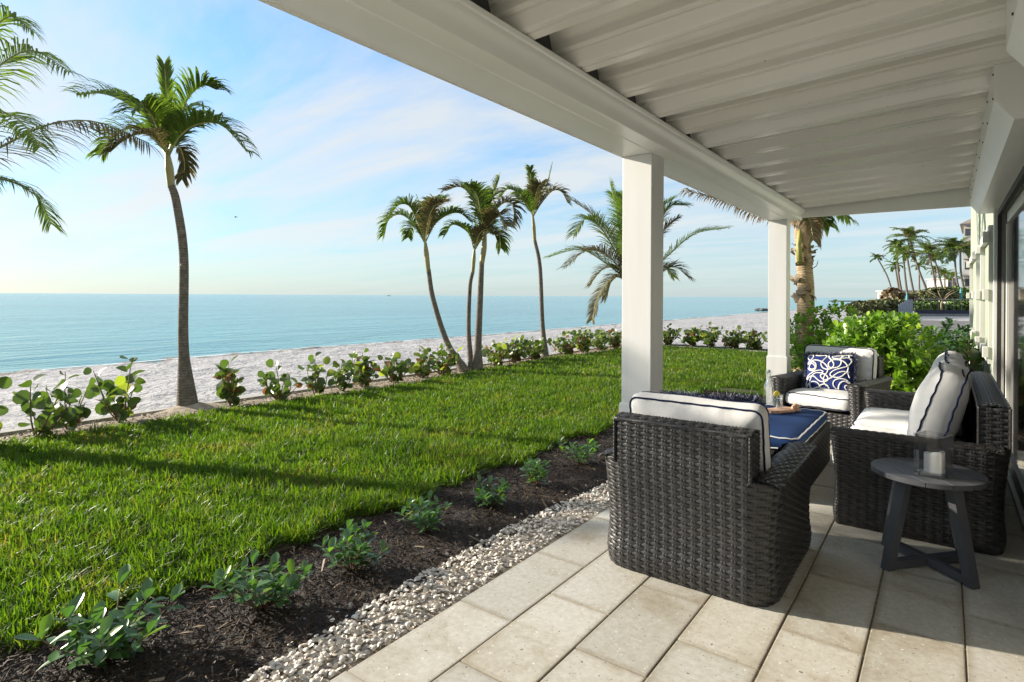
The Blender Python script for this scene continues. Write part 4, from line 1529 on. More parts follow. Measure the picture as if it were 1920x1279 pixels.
def bush(name, label, base, lumps, nshoot, seed, leaf=.085, per=7, protos=None, young=.05, single=300, group=None):
    """lumps: (x,y,z,rx,ry,rz) ellipsoids relative to base"""
    r = random.Random(seed)
    protos = protos or CL
    t = thing(name, label, 'bush', base, 0, group)
    st = MB()
    for (x, y, z, rx, ry, rz) in lumps:
        for k in range(4):
            st.tube(smooth_path([(x * .3 + r.uniform(-.05, .05), y * .3, -.02), (x * .7, y * .7 + r.uniform(-.1, .1), z * .6), (x + r.uniform(-.5, .5) * rx, y + r.uniform(-.5, .5) * ry, z + rz * .4)], 5), [.018, .015, .012, .01, .007, .005], 5)
    st.build('stem', M['stem'], t, smooth=True)
    L = []
    vols = [l[3] * l[4] + l[3] * l[5] for l in lumps]
    for s in range(nshoot):
        x, y, z, rx, ry, rz = r.choices(lumps, vols)[0]
        v = Vector((r.gauss(0, 1), r.gauss(0, 1), r.gauss(0.15, 1))).normalized()
        q = (0.72 + .33 * r.random() ** .7)
        q *= 1 + .14 * noise.noise(Vector((v.x * 2.4 + seed, v.y * 2.4, v.z * 2.4)))
        p = Vector((x + v.x * rx * q, y + v.y * ry * q, z + v.z * rz * q))
        if p.z < 0.03: continue
        ax = (v + Vector((0, 0, .65)) + Vector((r.uniform(-.3, .3), r.uniform(-.3, .3), 0))).normalized()
        sd = ax.cross(Vector((r.uniform(-1, 1), r.uniform(-1, 1), .2))).normalized()
        sd2 = ax.cross(sd)
        for i in range(per):
            a = i * 2.4
            el = 1.15 - .9 * i / per
            d = ax * math.sin(el) + (sd * math.cos(a) + sd2 * math.sin(a)) * math.cos(el)
            pp = p - ax * (.03 * i / per * 3)
            mi = 4 if (len(protos) > 4 and r.random() < young) else r.randrange(min(4, len(protos)))
            L.append((leaf_matrix(pp, d, ax, leaf * r.uniform(.7, 1.15)), mi, q))
    cw = Vector((0, 0, 1.5)) - Vector(base)
    cen = sum((Vector(l[:3]) for l in lumps), Vector()) / len(lumps)
    key = lambda e: (e[0].translation - cw).length - .8 * e[2]
    L.sort(key=key)
    for m_, mi, q in L[:single]:
        o = link('leaf', protos[mi], None, t)
        o.matrix_local = m_
    # the rest as one part
    Vs, Fq, mats = [], [], []
    base_v = [np.array([v.co[:] for v in me.vertices]) for me in protos]
    base_f = [np.array([tuple(p.vertices) for p in me.polygons]) for me in protos]
    o_ = 0
    for m_, mi, q in L[single:]:
        A = np.array(m_)
        bv = base_v[mi] @ A[:3, :3].T + A[:3, 3]
        Vs.append(bv); Fq.append(base_f[mi] + o_); o_ += len(bv)
        mats += [1 if mi == 4 else 0] * len(base_f[mi])
    if Vs:
        ob = npmesh('foliage', np.concatenate(Vs), np.concatenate(Fq), protos[0].materials[0], t, smooth=True)
        if len(protos) > 4:
            ob.data.materials.append(protos[4].materials[0])
            ob.data.polygons.foreach_set('material_index', np.array(mats, dtype=np.int32))
        tag(ob, kind='stuff')
    return t


bush('hedge_bush', 'big bright green bush right behind the far armchair', (-.70, 9.3, -.03),
     [(-.25, -.2, .62, .48, .55, .58), (.10, -.35, .65, .42, .50, .60), (.25, .5, .66, .42, .6, .60), (-.15, .6, .72, .5, .6, .58), (-.0, -.1, .9, .42, .5, .42), (.35, 0, .45, .35, .5, .45)], 760, 1, leaf=.10, per=8, young=.07)
bush('hedge_bush', 'bright green bush at the foot of the shaggy coconut palm', (-1.62, 11.0, -.03),
     [(-.2, 0, .75, .42, .45, .60), (.15, .1, .8, .40, .45, .58), (-.35, -.2, .4, .35, .4, .4), (.0, -.2, .55, .4, .4, .5)], 330, 2, leaf=.085, per=8, young=.02)
bush('hedge_bush', 'darker bush tucked between the big bright bush and the house wall', (.0, 11.0, -.03),
     [(-.1, -.5, .42, .4, .6, .42), (0, 0, .5, .38, .6, .52), (.05, 1.0, .55, .36, .6, .58)], 330, 3, leaf=.10, per=7, protos=CD)
sea_grape('sea grape shrub with yellow tinged leaves against the house wall', (.20, 9.6, -.04), .88, .22, 10, 77, leaf=.15, bronze=.1, group='sea grape shrubs by the house wall')
sea_grape('darker sea grape shrub against the house wall, behind the yellow tinged one', (.22, 10.7, -.04), .95, .22, 10, 78, leaf=.14, bronze=.12, group='sea grape shrubs by the house wall')

# far scrub
FS = [oval_leaf_mesh('leaf', simple('far_scrub_leaf', (0.075, 0.095, 0.03), (0.16, 0.16, 0.06), 1.2, .7), s, .8) for s in range(3)]
FB = [oval_leaf_mesh('leaf', simple('far_brown_scrub_leaf', (0.15, 0.10, 0.05), (0.22, 0.17, 0.08), .6, .7), s, .8) for s in range(3)]
FG = [oval_leaf_mesh('leaf', simple('clipped_hedge_leaf', (0.07, 0.13, 0.025), (0.13, 0.20, 0.04), 1.2, .7), s, .8) for s in range(3)]


def far_bush(label, u0, u1, vt, vb, d, n, protos, seed, leaf=.35, cat='bush', name='beach_scrub', group='scrub beyond the path'):
    a, b_ = at(u0, vb, d), at(u1, vb, d)
    b0 = (a + b_) / 2
    h = at((u0 + u1) / 2, vt, d).z - b0.z
    wd = (b_ - a).length / 2
    r = random.Random(seed)
    dirv = (b_ - a).normalized()
    lumps = []
    k = max(2, int(wd * 2 / max(h, .8)))
    for i in range(k):
        f = -1 + 2 * (i + .5) / k
        p = dirv * f * wd
        hh = h * r.uniform(.65, 1.0)
        lumps.append((p.x, p.y, hh * .5, wd / k * 1.5 + .1, h * .6, hh * .55))
    return bush(name, label, b0, lumps, n, seed, leaf=leaf, per=5, protos=protos, single=0, group=group)


far_bush('low olive scrub left of the dune crest beyond the sand', 1600, 1648, 566, 588, 48, 380, FS, 60)
far_bush('low brown-green scrub in the middle of the dune beyond the sand', 1640, 1690, 562, 586, 50, 380, FS, 61)
far_bush('taller brownish sea grape thicket below the leftmost far palms', 1662, 1706, 545, 578, 62, 400, FB, 62)
far_bush('olive thicket under the tallest far palm', 1700, 1745, 548, 575, 66, 380, FS, 63)
far_bush('rounded sea grape tree crown in front of the far palms', 1735, 1782, 541, 562, 60, 380, FS, 64)
far_bush('green thicket at the foot of the right pair of far palms', 1778, 1828, 538, 566, 64, 420, FG, 65)
far_bush('clipped green hedge behind the low dark fence', 1705, 1765, 565, 583, 54.5, 420, FG, 66, leaf=.25)
far_bush('clipped green hedge right part, behind the low dark fence', 1765, 1830, 566, 584, 54.5, 420, FG, 67, leaf=.25)
tk = MB()
b = at(1765, 584, 53.5)
tk.tube([Vector(), (0, 0, .7), (.1, 0, 1.0)], [.09, .07, .06], 7)
for a in range(7):
    an = a * .9
    tk.tube([(.1, 0, .9), (math.cos(an) * .6, math.sin(an) * .3, 1.5), (math.cos(an) * 1.2, math.sin(an) * .6, 1.85)], [.05, .035, .02], 5)
t = thing('bare_tree', 'small bare-branched tree with pale trunk in front of the far hedge', 'tree', b)
tk.build('trunk', M['fibre'], t, smooth=True)

# ------------------------------------------------------------------ far beach club and buildings
def far_fence():
    p0, p1 = at(1716, 592, 51), at(1834, 592, 51)
    t = thing('low_fence', 'low dark mesh fence with a white bottom rail across the far end of the path', 'fence', (p0.x, p0.y, -.2))
    L = (p1 - p0).length
    dr = (p1 - p0).normalized()
    ang = math.atan2(dr.y, dr.x)
    Mz = Matrix.Rotation(ang, 4, 'Z')
    nb = MB(); nb.box((L / 2, 0, .40), (L, .03, .5), Mz); nb.build('mesh_panel', M['net'], t)
    wr = MB(); wr.box((L / 2, -.06, .08), (L, .10, .12), Mz); wr.build('rail', M['white_trim'], t)
    z = MB()
    n = 44
    for i in range(n):
        x = L * i / n
        z.tube([Mz @ Vector((x, -.04, .18)), Mz @ Vector((x + L / n / 2, -.04, .34)), Mz @ Vector((x + L / n, -.04, .18))], .018, 4)
    tag(z.build('rope_lacing', M['white_trim'], t), kind='stuff')
    for i in range(9):
        q = MB(); q.box((L * i / 8, .05, .85), (.03, .03, 1.7), Mz); q.build('post', M['net'], t)
    wl_ = MB(); wl_.tube([Mz @ Vector((0, .05, 1.6)), Mz @ Vector((L, .05, 1.6))], .015, 4); wl_.build('wire', M['white_trim'], t)


far_fence()
# blue-grey board screen
p = at(1698, 588, 47)
t = thing('board_screen', 'short blue-grey board screen at the end of the path', 'fence', (p.x, p.y, -.2), R(25))
for i in range(7):
    q = MB(); q.box((-.45 + i * .15, 0, .62 + .05 * (i if i < 4 else 4)), (.135, .03, 1.1 + .1 * (i if i < 4 else 4)))
    q.build('board', M['grey_wood'], t)

# apartment block
def apartment():
    d = 118
    b = at(1806, 566, d)
    t = thing('apartment_building', 'cream apartment block with stacked balconies behind the right pair of palms', 'building', (b.x, b.y, -.5), R(-2))
    W, D_ = 26, 20
    st = 3.35
    nf = 5
    wb = MB(); wb.box((W / 2, D_ / 2, nf * st / 2), (W, D_, nf * st)); wb.build('wall', M['far_wall'], t)
    for k in range(nf):
        z0 = k * st
        sl_ = MB(); sl_.box((W / 2 - .1, -.75, z0 + st - .12), (W, 1.5, .24)); sl_.build('balcony_slab', M['far_white'], t)
        rl = MB(); rl.box((W / 2 - .1, -1.42, z0 + .55), (W, .08, .8)); rl.build('balcony_rail', M['far_white'], t)
        for j in range(4):
            wi = MB(); wi.box((1.3 + j * 2.6, -.03, z0 + 1.5), (2.1, .08, 2.0)); f = wi.build('window', M['far_glass'], t)
            mu = MB(); mu.box((1.3 + j * 2.6, -.09, z0 + 1.5), (.1, .06, 2.0)); mu.build('mullion', M['far_white'], f)
    rf = MB()
    rf.add([(-.6, -1.8, nf * st), (W + .5, -1.8, nf * st), (W + .5, D_ + .5, nf * st), (-.6, D_ + .5, nf * st), (4, 5, nf * st + 3.2), (W - 4, 5, nf * st + 3.2), (W - 4, D_ - 5, nf * st + 3.2), (4, D_ - 5, nf * st + 3.2)],
           [(0, 1, 5, 4), (1, 2, 6, 5), (2, 3, 7, 6), (3, 0, 4, 7), (4, 5, 6, 7), (3, 2, 1, 0)])
    rf.build('roof', M['far_roof'], t)
    ch = MB(); ch.box((2.5, 1, nf * st + 2.2), (2.6, 3, 4.2)); ch.build('stair_tower', M['far_wall'], t)


apartment()


def low_building(label, u0, u1, vt, d, rows, cols):
    a, b_ = at(u0, 560, d), at(u1, 560, d)
    t = thing('low_building', label, 'building', (a.x, a.y, -.5), math.atan2(b_.y - a.y, b_.x - a.x))
    L = (b_ - a).length
    H_ = at(u0, vt, d).z + .5
    m_ = MB(); m_.box((L / 2, 4, H_ / 2), (L, 8, H_)); m_.build('wall', M['far_white'], t)
    r_ = MB(); r_.box((L / 2, 3.8, H_ + .15), (L + .8, 9, .3)); r_.build('roof', M['far_white'], t)
    for r0 in range(rows):
        for c0 in range(cols):
            w_ = MB(); w_.box((L * (c0 + .5) / cols, -.03, H_ - 1.6 - r0 * 3.2), (L / cols * .6, .08, 1.5)); w_.build('window', M['far_glass'], t)


low_building('low white building glimpsed behind the far palm trunks', 1682, 1722, 547, 150, 1, 6)
low_building('small white building between the far palms and the apartment block', 1777, 1796, 524, 160, 2, 3)
for (u, v, d, lab) in ((1700, 566, 58, 'folded teal umbrella left, standing by the board screen'), (1801, 556, 60, 'folded teal umbrella right, at the foot of the far palm pair')):
    p = at(u, v, d)
    t = thing('folded_umbrella', lab, 'umbrella', (p.x, p.y, p.z - .4), 0, 'folded beach umbrellas')
    q = MB(); q.tube([(0, 0, -.6), (0, 0, 1.3)], .02, 6); q.build('pole', M['far_white'], t)
    q = MB(); q.tube([(0, 0, .1), (0, 0, .3), (.02, 0, .8), (0, 0, 1.25)], [.10, .14, .10, .02], 8); q.build('canopy', M['teal'], t, smooth=True)

# rocks in the sea, far spit, boat, bird
def rocks(name, label, pts, size, seed):
    r = random.Random(seed)
    mb = MB()
    for (p, s) in pts:
        bm = bmesh.new()
        bmesh.ops.create_icosphere(bm, subdivisions=1, radius=1)
        vs = [Vector((v.co.x * s * r.uniform(.8, 1.2) * 1.6, v.co.y * s * r.uniform(.8, 1.2) * 1.6, v.co.z * s * .6)) + p for v in bm.verts]
        bm.verts.index_update()
        mb.add(vs, [tuple(v.index for v in f.verts) for f in bm.faces])
        bm.free()
    o = mb.build(name, M['rock'])
    return tag(o, label, 'rocks')


r = random.Random(1)
rocks('rock_groin', 'low dark rock groin running into the sea left of the second post',
      [(at(1425 + 3.3 * i, 581 + .15 * i, 108) * 1.0 + Vector((r.uniform(-.4, .4), r.uniform(-.4, .4), 0)), .5) for i in range(6)], 1, 1)
jet = rocks('rock_jetty', 'long low rock jetty on the horizon, right of the second post',
            [(Vector((at(1558 + i * 2.6, 566, 360).x, at(1558 + i * 2.6, 566, 360).y, -.95)), 1.1) for i in range(40)], 1, 2)
b = at(729, 553.5, 1500)
t = thing('distant_boat', 'tiny dark boat on the horizon left of the cluster of palms', 'boat', (b.x, b.y, -1))
q = MB()
q.add([(-9, -2, 0), (9, -2, 0), (11, 0, 0), (9, 2, 0), (-9, 2, 0), (-9.5, -2.4, 2), (10, -2.4, 2.2), (13, 0, 2.6), (10, 2.4, 2.2), (-9.5, 2.4, 2)],
      [(0, 1, 6, 5), (1, 2, 7, 6), (2, 3, 8, 7), (3, 4, 9, 8), (4, 0, 5, 9), (5, 6, 7, 8, 9)])
q.build('hull', M['bird'], t)
q = MB(); q.box((-1, 0, 3.4), (6, 3, 2.6)); q.build('cabin', M['far_white'], t)
t.rotation_euler = (0, 0, R(40)); t.scale = (.45, .45, .45)
b = at(441, 407, 40)
t = thing('bird', 'small dark bird gliding over the sea to the right of the tall palm', 'bird', b, R(30))
t.scale = (.6, .6, .6)
q = MB(); q.tube([(-.16, 0, 0), (-.08, 0, .0), (.05, 0, .01), (.14, 0, .02), (.18, 0, .02)], [.012, .035, .045, .025, .008], 7); q.build('body', M['bird'], t, smooth=True)
for s in (-1, 1):
    q = MB(); q.add([(-.05, s * .03, .02), (.07, s * .03, .02), (.09, s * .18, .11), (-.01, s * .18, .10), (.0, s * .34, .05)], [(0, 1, 2, 3), (3, 2, 4)])
    q.build('wing', M['bird'], t)

# ------------------------------------------------------------------ the house
house = thing('house', 'pale green stucco house wall with white window frames and a sliding door', 'house', (0, 0, 0))
WX = 0.42
hb = MB()
hb.box((WX + 2.0, 11.85, 3.0), (4.0, 9.3, 6.4))
hb.box((WX + 2.03, 3.05, 4.36), (3.94, 8.3, 3.68))       # above the door head
hb.build('wall', M['wall'], house)
hb = MB()
hb.box((WX + 2.0, -1.6, 2.9), (4.0, 1.0, 6.2))
hb.build('wall', M['wall'], house)
# inner room wall, so the glass has depth behind it
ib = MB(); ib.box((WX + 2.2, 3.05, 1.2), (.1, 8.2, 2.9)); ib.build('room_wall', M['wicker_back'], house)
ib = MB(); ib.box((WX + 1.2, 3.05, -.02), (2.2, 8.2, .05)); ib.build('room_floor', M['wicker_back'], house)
# door assembly along X = WX, Y -1.1 .. 7.2
dz = 2.30
door = MB()
door.box((WX + .05, 3.05, dz + .11), (.14, 8.3, .22))
door.box((WX + .05, 7.10, dz / 2), (.14, .16, dz))
door.box((WX + .06, 3.05, .02), (.16, 8.1, .05))
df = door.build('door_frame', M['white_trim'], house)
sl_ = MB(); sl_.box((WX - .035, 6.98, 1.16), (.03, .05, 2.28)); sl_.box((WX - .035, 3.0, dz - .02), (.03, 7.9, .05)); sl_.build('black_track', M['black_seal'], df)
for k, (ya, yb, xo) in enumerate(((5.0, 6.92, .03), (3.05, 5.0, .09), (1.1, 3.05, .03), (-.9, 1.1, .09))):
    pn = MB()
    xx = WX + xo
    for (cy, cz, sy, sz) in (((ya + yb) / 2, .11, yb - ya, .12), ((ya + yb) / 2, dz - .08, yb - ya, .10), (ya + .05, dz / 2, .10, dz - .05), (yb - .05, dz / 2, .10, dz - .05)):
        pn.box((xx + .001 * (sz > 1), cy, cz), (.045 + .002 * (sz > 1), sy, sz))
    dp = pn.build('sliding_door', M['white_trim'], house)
    gp = MB(); gp.box((xx, (ya + yb) / 2, dz / 2), (.012, yb - ya - .19, dz - .28)); gp.build('pane', M['pane'], dp)
# white casing at the corner beyond the door
cs = MB(); cs.box((WX - .03, 7.30, 1.28), (.06, .16, 2.56)); cs.build('corner_casing', M['white_trim'], house)
bs = MB(); bs.box((WX - .015, 11.9, .08), (.03, 9.1, .16)); bs.build('plinth', M['curb'], house)


def window_unit(y0, y1, z0, z1):
    f = MB()
    pr = .07
    x = WX - pr / 2
    f.box((x, y0 + .05, (z0 + z1) / 2), (pr, .10, z1 - z0)); f.box((x, y1 - .05, (z0 + z1) / 2), (pr, .10, z1 - z0))
    f.box((x - .002, (y0 + y1) / 2, z1 - .05), (pr + .004, y1 - y0 + .004, .10)); f.box((x - .002, (y0 + y1) / 2, z0 + .05), (pr + .004, y1 - y0 + .004, .10))
    fr = f.build('window_frame', M['white_trim'], house)
    # recessed shutter of narrow boards between the frame stiles
    n = int((y1 - y0 - .24) / .14)
    bw = (y1 - y0 - .22) / n
    for i in range(n):
        q = MB(); q.box((WX - .012, y0 + .11 + bw * (i + .5), (z0 + z1) / 2), (.02, bw - .012, z1 - z0 - .22)); q.build('shutter_board', M['wall'], fr)
    for yy in (y0 + .05, y1 - .05):
        for z in (z0 + .12, (z0 + z1) / 2, z1 - .12):
            q = MB(); q.bevbox((WX - pr - .025, yy, z), (.05, .15, .11), .006); q.build('bracket', M['white_trim'], fr)


window_unit(7.85, 9.9, .82, 2.26)
window_unit(11.2, 14.3, .84, 2.26)
# round vent high on the wall
# hurricane shutter housings under the roof
def housing(y0, y1, lab):
    q = MB()
    prof = [(.18, 2.645), (.18, 2.46), (.255, 2.355), (WX - .001, 2.355), (WX - .001, 2.64)]
    q.prism(prof, y0, y1, 'Y')
    o = q.build('shutter_housing', M['white_metal'], house)
    o['label'] = lab
    e = MB()
    e.prism([(.186, 2.625), (.186, 2.463), (.258, 2.361), (WX - .008, 2.361), (WX - .008, 2.63)], y0 - .004, y0 - .0005, 'Y')
    e.build('end_cap', M['white_metal'], o)
    s = MB()
    y = y0 + .05
    while y < y1:
        for (x_, z_) in ((.178, 2.60), (.178, 2.48)):
            s.box((x_, y, z_), (.006, .008, .008))
        y += .5
    s.build('rivets', M['black_seal'], o)['kind'] = 'stuff'


housing(-.9, 2.97, 'near white shutter housing in the top right corner')
housing(3.68, 7.62, 'far white shutter housing reaching to the end of the roof')

# ------------------------------------------------------------------ patio roof: posts, beam, pans
roof = thing('patio_roof', 'white aluminium patio roof on square posts with ribbed ceiling', 'patio roof', (0, 0, 0))
beam = MB()
prof = [(-1.70, 2.41), (-1.685, 2.405), (-1.50, 2.408), (-1.495, 2.413), (-1.405, 2.415), (-1.398, 2.409), (-1.388, 2.411), (-1.384, 2.425), (-1.382, 2.445),
        (-1.372, 2.468), (-1.360, 2.482), (-1.354, 2.492), (-1.352, 2.505), (-1.345, 2.512), (-1.343, 2.528), (-1.350, 2.536), (-1.40, 2.536), (-1.40, 2.52), (-1.70, 2.52)]
beam.prism(prof, -1.0, 7.64, 'Y')
beam.build('beam', M['white_metal'], roof, smooth=True, angle=35)
fc = MB()
fc.prism([(-1.70, 2.40), (-1.715, 2.41), (-1.725, 2.44), (-1.725, 2.70), (-1.70, 2.71)], -1.0, 7.64, 'Y')  # top raised well above the beam to keep sun from leaking over it
fc.build('gutter', M['white_metal'], roof, smooth=True, angle=35)


def post(x, y, hidden=False):
    w_ = .20
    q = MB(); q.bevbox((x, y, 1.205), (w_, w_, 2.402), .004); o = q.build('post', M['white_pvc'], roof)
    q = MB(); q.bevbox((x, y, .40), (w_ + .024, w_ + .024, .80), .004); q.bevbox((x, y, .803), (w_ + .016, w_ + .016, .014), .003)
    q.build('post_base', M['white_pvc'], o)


post(-1.60, 3.60)
post(-1.60, 7.49)
post(-1.60, -0.29)
SL = .057
def zc(x, z0):
    return z0 + (x + 1.38) * SL


PITCH = .43
y_start = 2.83 - PITCH * 8
k = 0
y = y_start
dots = []
while y < 7.55:
    # from the low edge of one rib (at y) to the next
    seq = [(0.004, 0.000), (0.005, 0.128), (0.03, 0.130), (0.19, 0.126), (0.196, 0.134), (0.202, 0.122), (0.262, 0.100), (0.268, 0.092), (0.272, 0.060), (0.278, 0.054), (0.300, 0.052), (0.303, 0.060), (0.309, 0.060), (0.312, 0.050), (0.318, 0.044), (0.345, 0.006), (0.352, 0.001), (0.375, -.001), (0.378, 0.008), (0.384, 0.008), (0.387, -.003), (0.4335, -.005)]
    pl = [(a, b_) for a, b_ in seq if y + a <= 7.60]
    if len(pl) > 1:
        mb = MB()
        xa, xb = -1.66, WX - .002
        n = len(pl)
        for xx in (xa, xb):
            mb.v += [(xx, y + a, zc(xx, 2.545 + b_)) for a, b_ in pl]
        mb.f = [(i, i + 1, n + i + 1, n + i) for i in range(n - 1)]
        mb.build('ceiling_pan', M['pan'], roof, fix=False)
        q = MB()
        hh = [(y + .010, zc(-1.36, 2.53)), (y + .010, zc(-1.36, 2.66)), (y + .09, zc(-1.36, 2.664)), (y + .16, zc(-1.36, 2.63)), (y + .20, zc(-1.36, 2.53))]
        if y + .1 < 7.6:
            q.prism(hh, -1.40, -1.385, 'X')
            q.build('rubber_closure', M['black_seal'], roof)
    y += PITCH
ff = MB()
ff.prism([(7.60, 2.44), (7.64, 2.44), (7.64, 2.84), (7.60, 2.84)], -1.40, WX - .003, 'X')
ff.prism([(7.605, 2.537), (7.638, 2.537), (7.638, 2.80), (7.605, 2.80)], -1.70, -1.401, 'X')  # filler added over the beam to block sun leaking in at the corner
ff.build('end_fascia', M['white_metal'], roof)
# unseen skin added above the pans so sun doesn't leak through
tp = MB()
tp.add([(-1.72, y_start, zc(-1.72, 2.70)), (WX, y_start, zc(WX, 2.70)), (WX, 7.64, zc(WX, 2.70)), (-1.72, 7.64, zc(-1.72, 2.70))], [(0, 1, 2, 3)])
tp.build('sun_block_sheet', M['white_metal'], roof)


# ------------------------------------------------------------------ wicker furniture
ROW = .0185
STK = .050


def weave(parent, fn, L, H, top=None, bottom=None, closed=False, name='wicker'):
    """fn(s,z) -> (point, normal). Horizontal strands over and under upright stakes."""
    rows = int(H / ROW)
    nst = max(2, int(round(L / STK)))
    stp = L / nst
    sub = 6
    ns = nst * sub
    Vx, Fx = [], []
    A = .0036
    for i in range(rows):
        zc_ = (i + .5) * H / rows
        prev = None
        for j in range(ns + 1):
            s = L * j / ns
            zt = top(s) if top else H
            zb = bottom(s) if bottom else 0
            if zc_ > zt or zc_ < zb:
                prev = None
                continue
            ph = math.pi * (s / stp + i)
            off = A * math.cos(ph)
            zz_ = zc_ + .0035 * math.sin(ph)
            hw = ROW * .60
            p, n = fn(s, zz_ - hw); q, _ = fn(s, zz_); r_, _ = fn(s, zz_ + hw)
            b0 = len(Vx)
            Vx += [tuple(p + n * (off - .002)), tuple(q + n * (off + .0028)), tuple(r_ + n * (off - .002))]
            if prev is not None:
                a0 = prev
                Fx += [(a0, b0, b0 + 1, a0 + 1), (a0 + 1, b0 + 1, b0 + 2, a0 + 2)]
            prev = b0
    for j in range(nst + 1):
        s0 = L * j / nst
        zt = top(s0) if top else H
        zb = bottom(s0) if bottom else 0
        for ds in (-.007, .007):
            s = min(max(s0 + ds, 0), L)
            prev = None
            for i in range(rows * 2 + 1):
                z = H * i / rows / 2
                if z > zt or z < zb: continue
                row = i / 2 - .5
                off = -A * math.cos(math.pi * (j + row)) * 1.0
                p, n = fn(s, z)
                sa, _ = fn(max(s - .0055, 0), z); sb_, _ = fn(min(s + .0055, L), z)
                b0 = len(Vx)
                Vx += [tuple(sa + n * (off - .001)), tuple(p + n * (off + .0015)), tuple(sb_ + n * (off - .001))]
                if prev is not None:
                    Fx += [(prev, prev + 1, b0 + 1, b0), (prev + 1, prev + 2, b0 + 2, b0 + 1)]
                prev = b0
    return Vx, Fx


def add_vf(acc, vf):
    o = len(acc[0])
    acc[0].extend(vf[0])
    acc[1].extend([tuple(i + o for i in f) for f in vf[1]])


def backing(mb, fn, L, H, top=None, bottom=None, ns=40, nz=14, off=-.006):
    for i in range(ns):
        s0, s1 = L * i / ns, L * (i + 1) / ns
        zt = (top((s0 + s1) / 2) if top else H) - .004
        zb = bottom((s0 + s1) / 2) if bottom else 0
        for k in range(nz):
            z0, z1 = zb + (zt - zb) * k / nz, zb + (zt - zb) * (k + 1) / nz
            q = []
            for (s, z) in ((s0, z0), (s1, z0), (s1, z1), (s0, z1)):
                p, n = fn(s, z)
                q.append(p + n * off)
            mb.add(q, [(0, 1, 2, 3)])


def poly_fn(path, flare=None):
    """path: list of 2D points densely sampled; returns fn(s,z), length"""
    P = [Vector((p[0], p[1], 0)) for p in path]
    cum = [0]
    for a, b_ in zip(P, P[1:]): cum.append(cum[-1] + (b_ - a).length)
    Lt = cum[-1]
    nr = []
    for i in range(len(P)):
        t = P[min(i + 1, len(P) - 1)] - P[max(i - 1, 0)]
        nr.append(Vector((t.y, -t.x, 0)).normalized())
    import bisect

    def fn(s, z):
        s = min(max(s, 0), Lt)
        i = min(max(bisect.bisect_right(cum, s) - 1, 0), len(P) - 2)
        f = (s - cum[i]) / max(cum[i + 1] - cum[i], 1e-9)
        p = P[i].lerp(P[i + 1], f); n = nr[i].lerp(nr[i + 1], f).normalized()
        o = flare(z) if flare else 0
        return p + n * o + Vector((0, 0, z)), n
    return fn, Lt


def quad_fn(p0, ex, ey, n, bulge=0.0, L=1, H=1):
    p0, ex, ey, n = Vector(p0), Vector(ex).normalized(), Vector(ey).normalized(), Vector(n).normalized()

    def fn(s, z):
        b_ = bulge * math.sin(math.pi * min(max(z / H, 0), 1))
        return p0 + ex * s + ey * z + n * b_, n
    return fn


def rounded(pts, rads, seg=7):
    """2D polyline with rounded corners"""
    res = [Vector(pts[0])]
    for i in range(1, len(pts) - 1):
        a, b_, c_ = Vector(pts[i - 1]), Vector(pts[i]), Vector(pts[i + 1])
        r_ = rads[i - 1]
        u = (a - b_).normalized(); v = (c_ - b_).normalized()
        p, q = b_ + u * r_, b_ + v * r_
        for k in range(seg + 1):
            t = k / seg
            res.append((1 - t) ** 2 * p + 2 * t * (1 - t) * b_ + t * t * q)
    res.append(Vector(pts[-1]))
    # densify
    out_ = [res[0]]
    for a, b_ in zip(res, res[1:]):
        n = max(1, int((b_ - a).length / .04))
        for k in range(1, n + 1): out_.append(a.lerp(b_, k / n))
    return out_


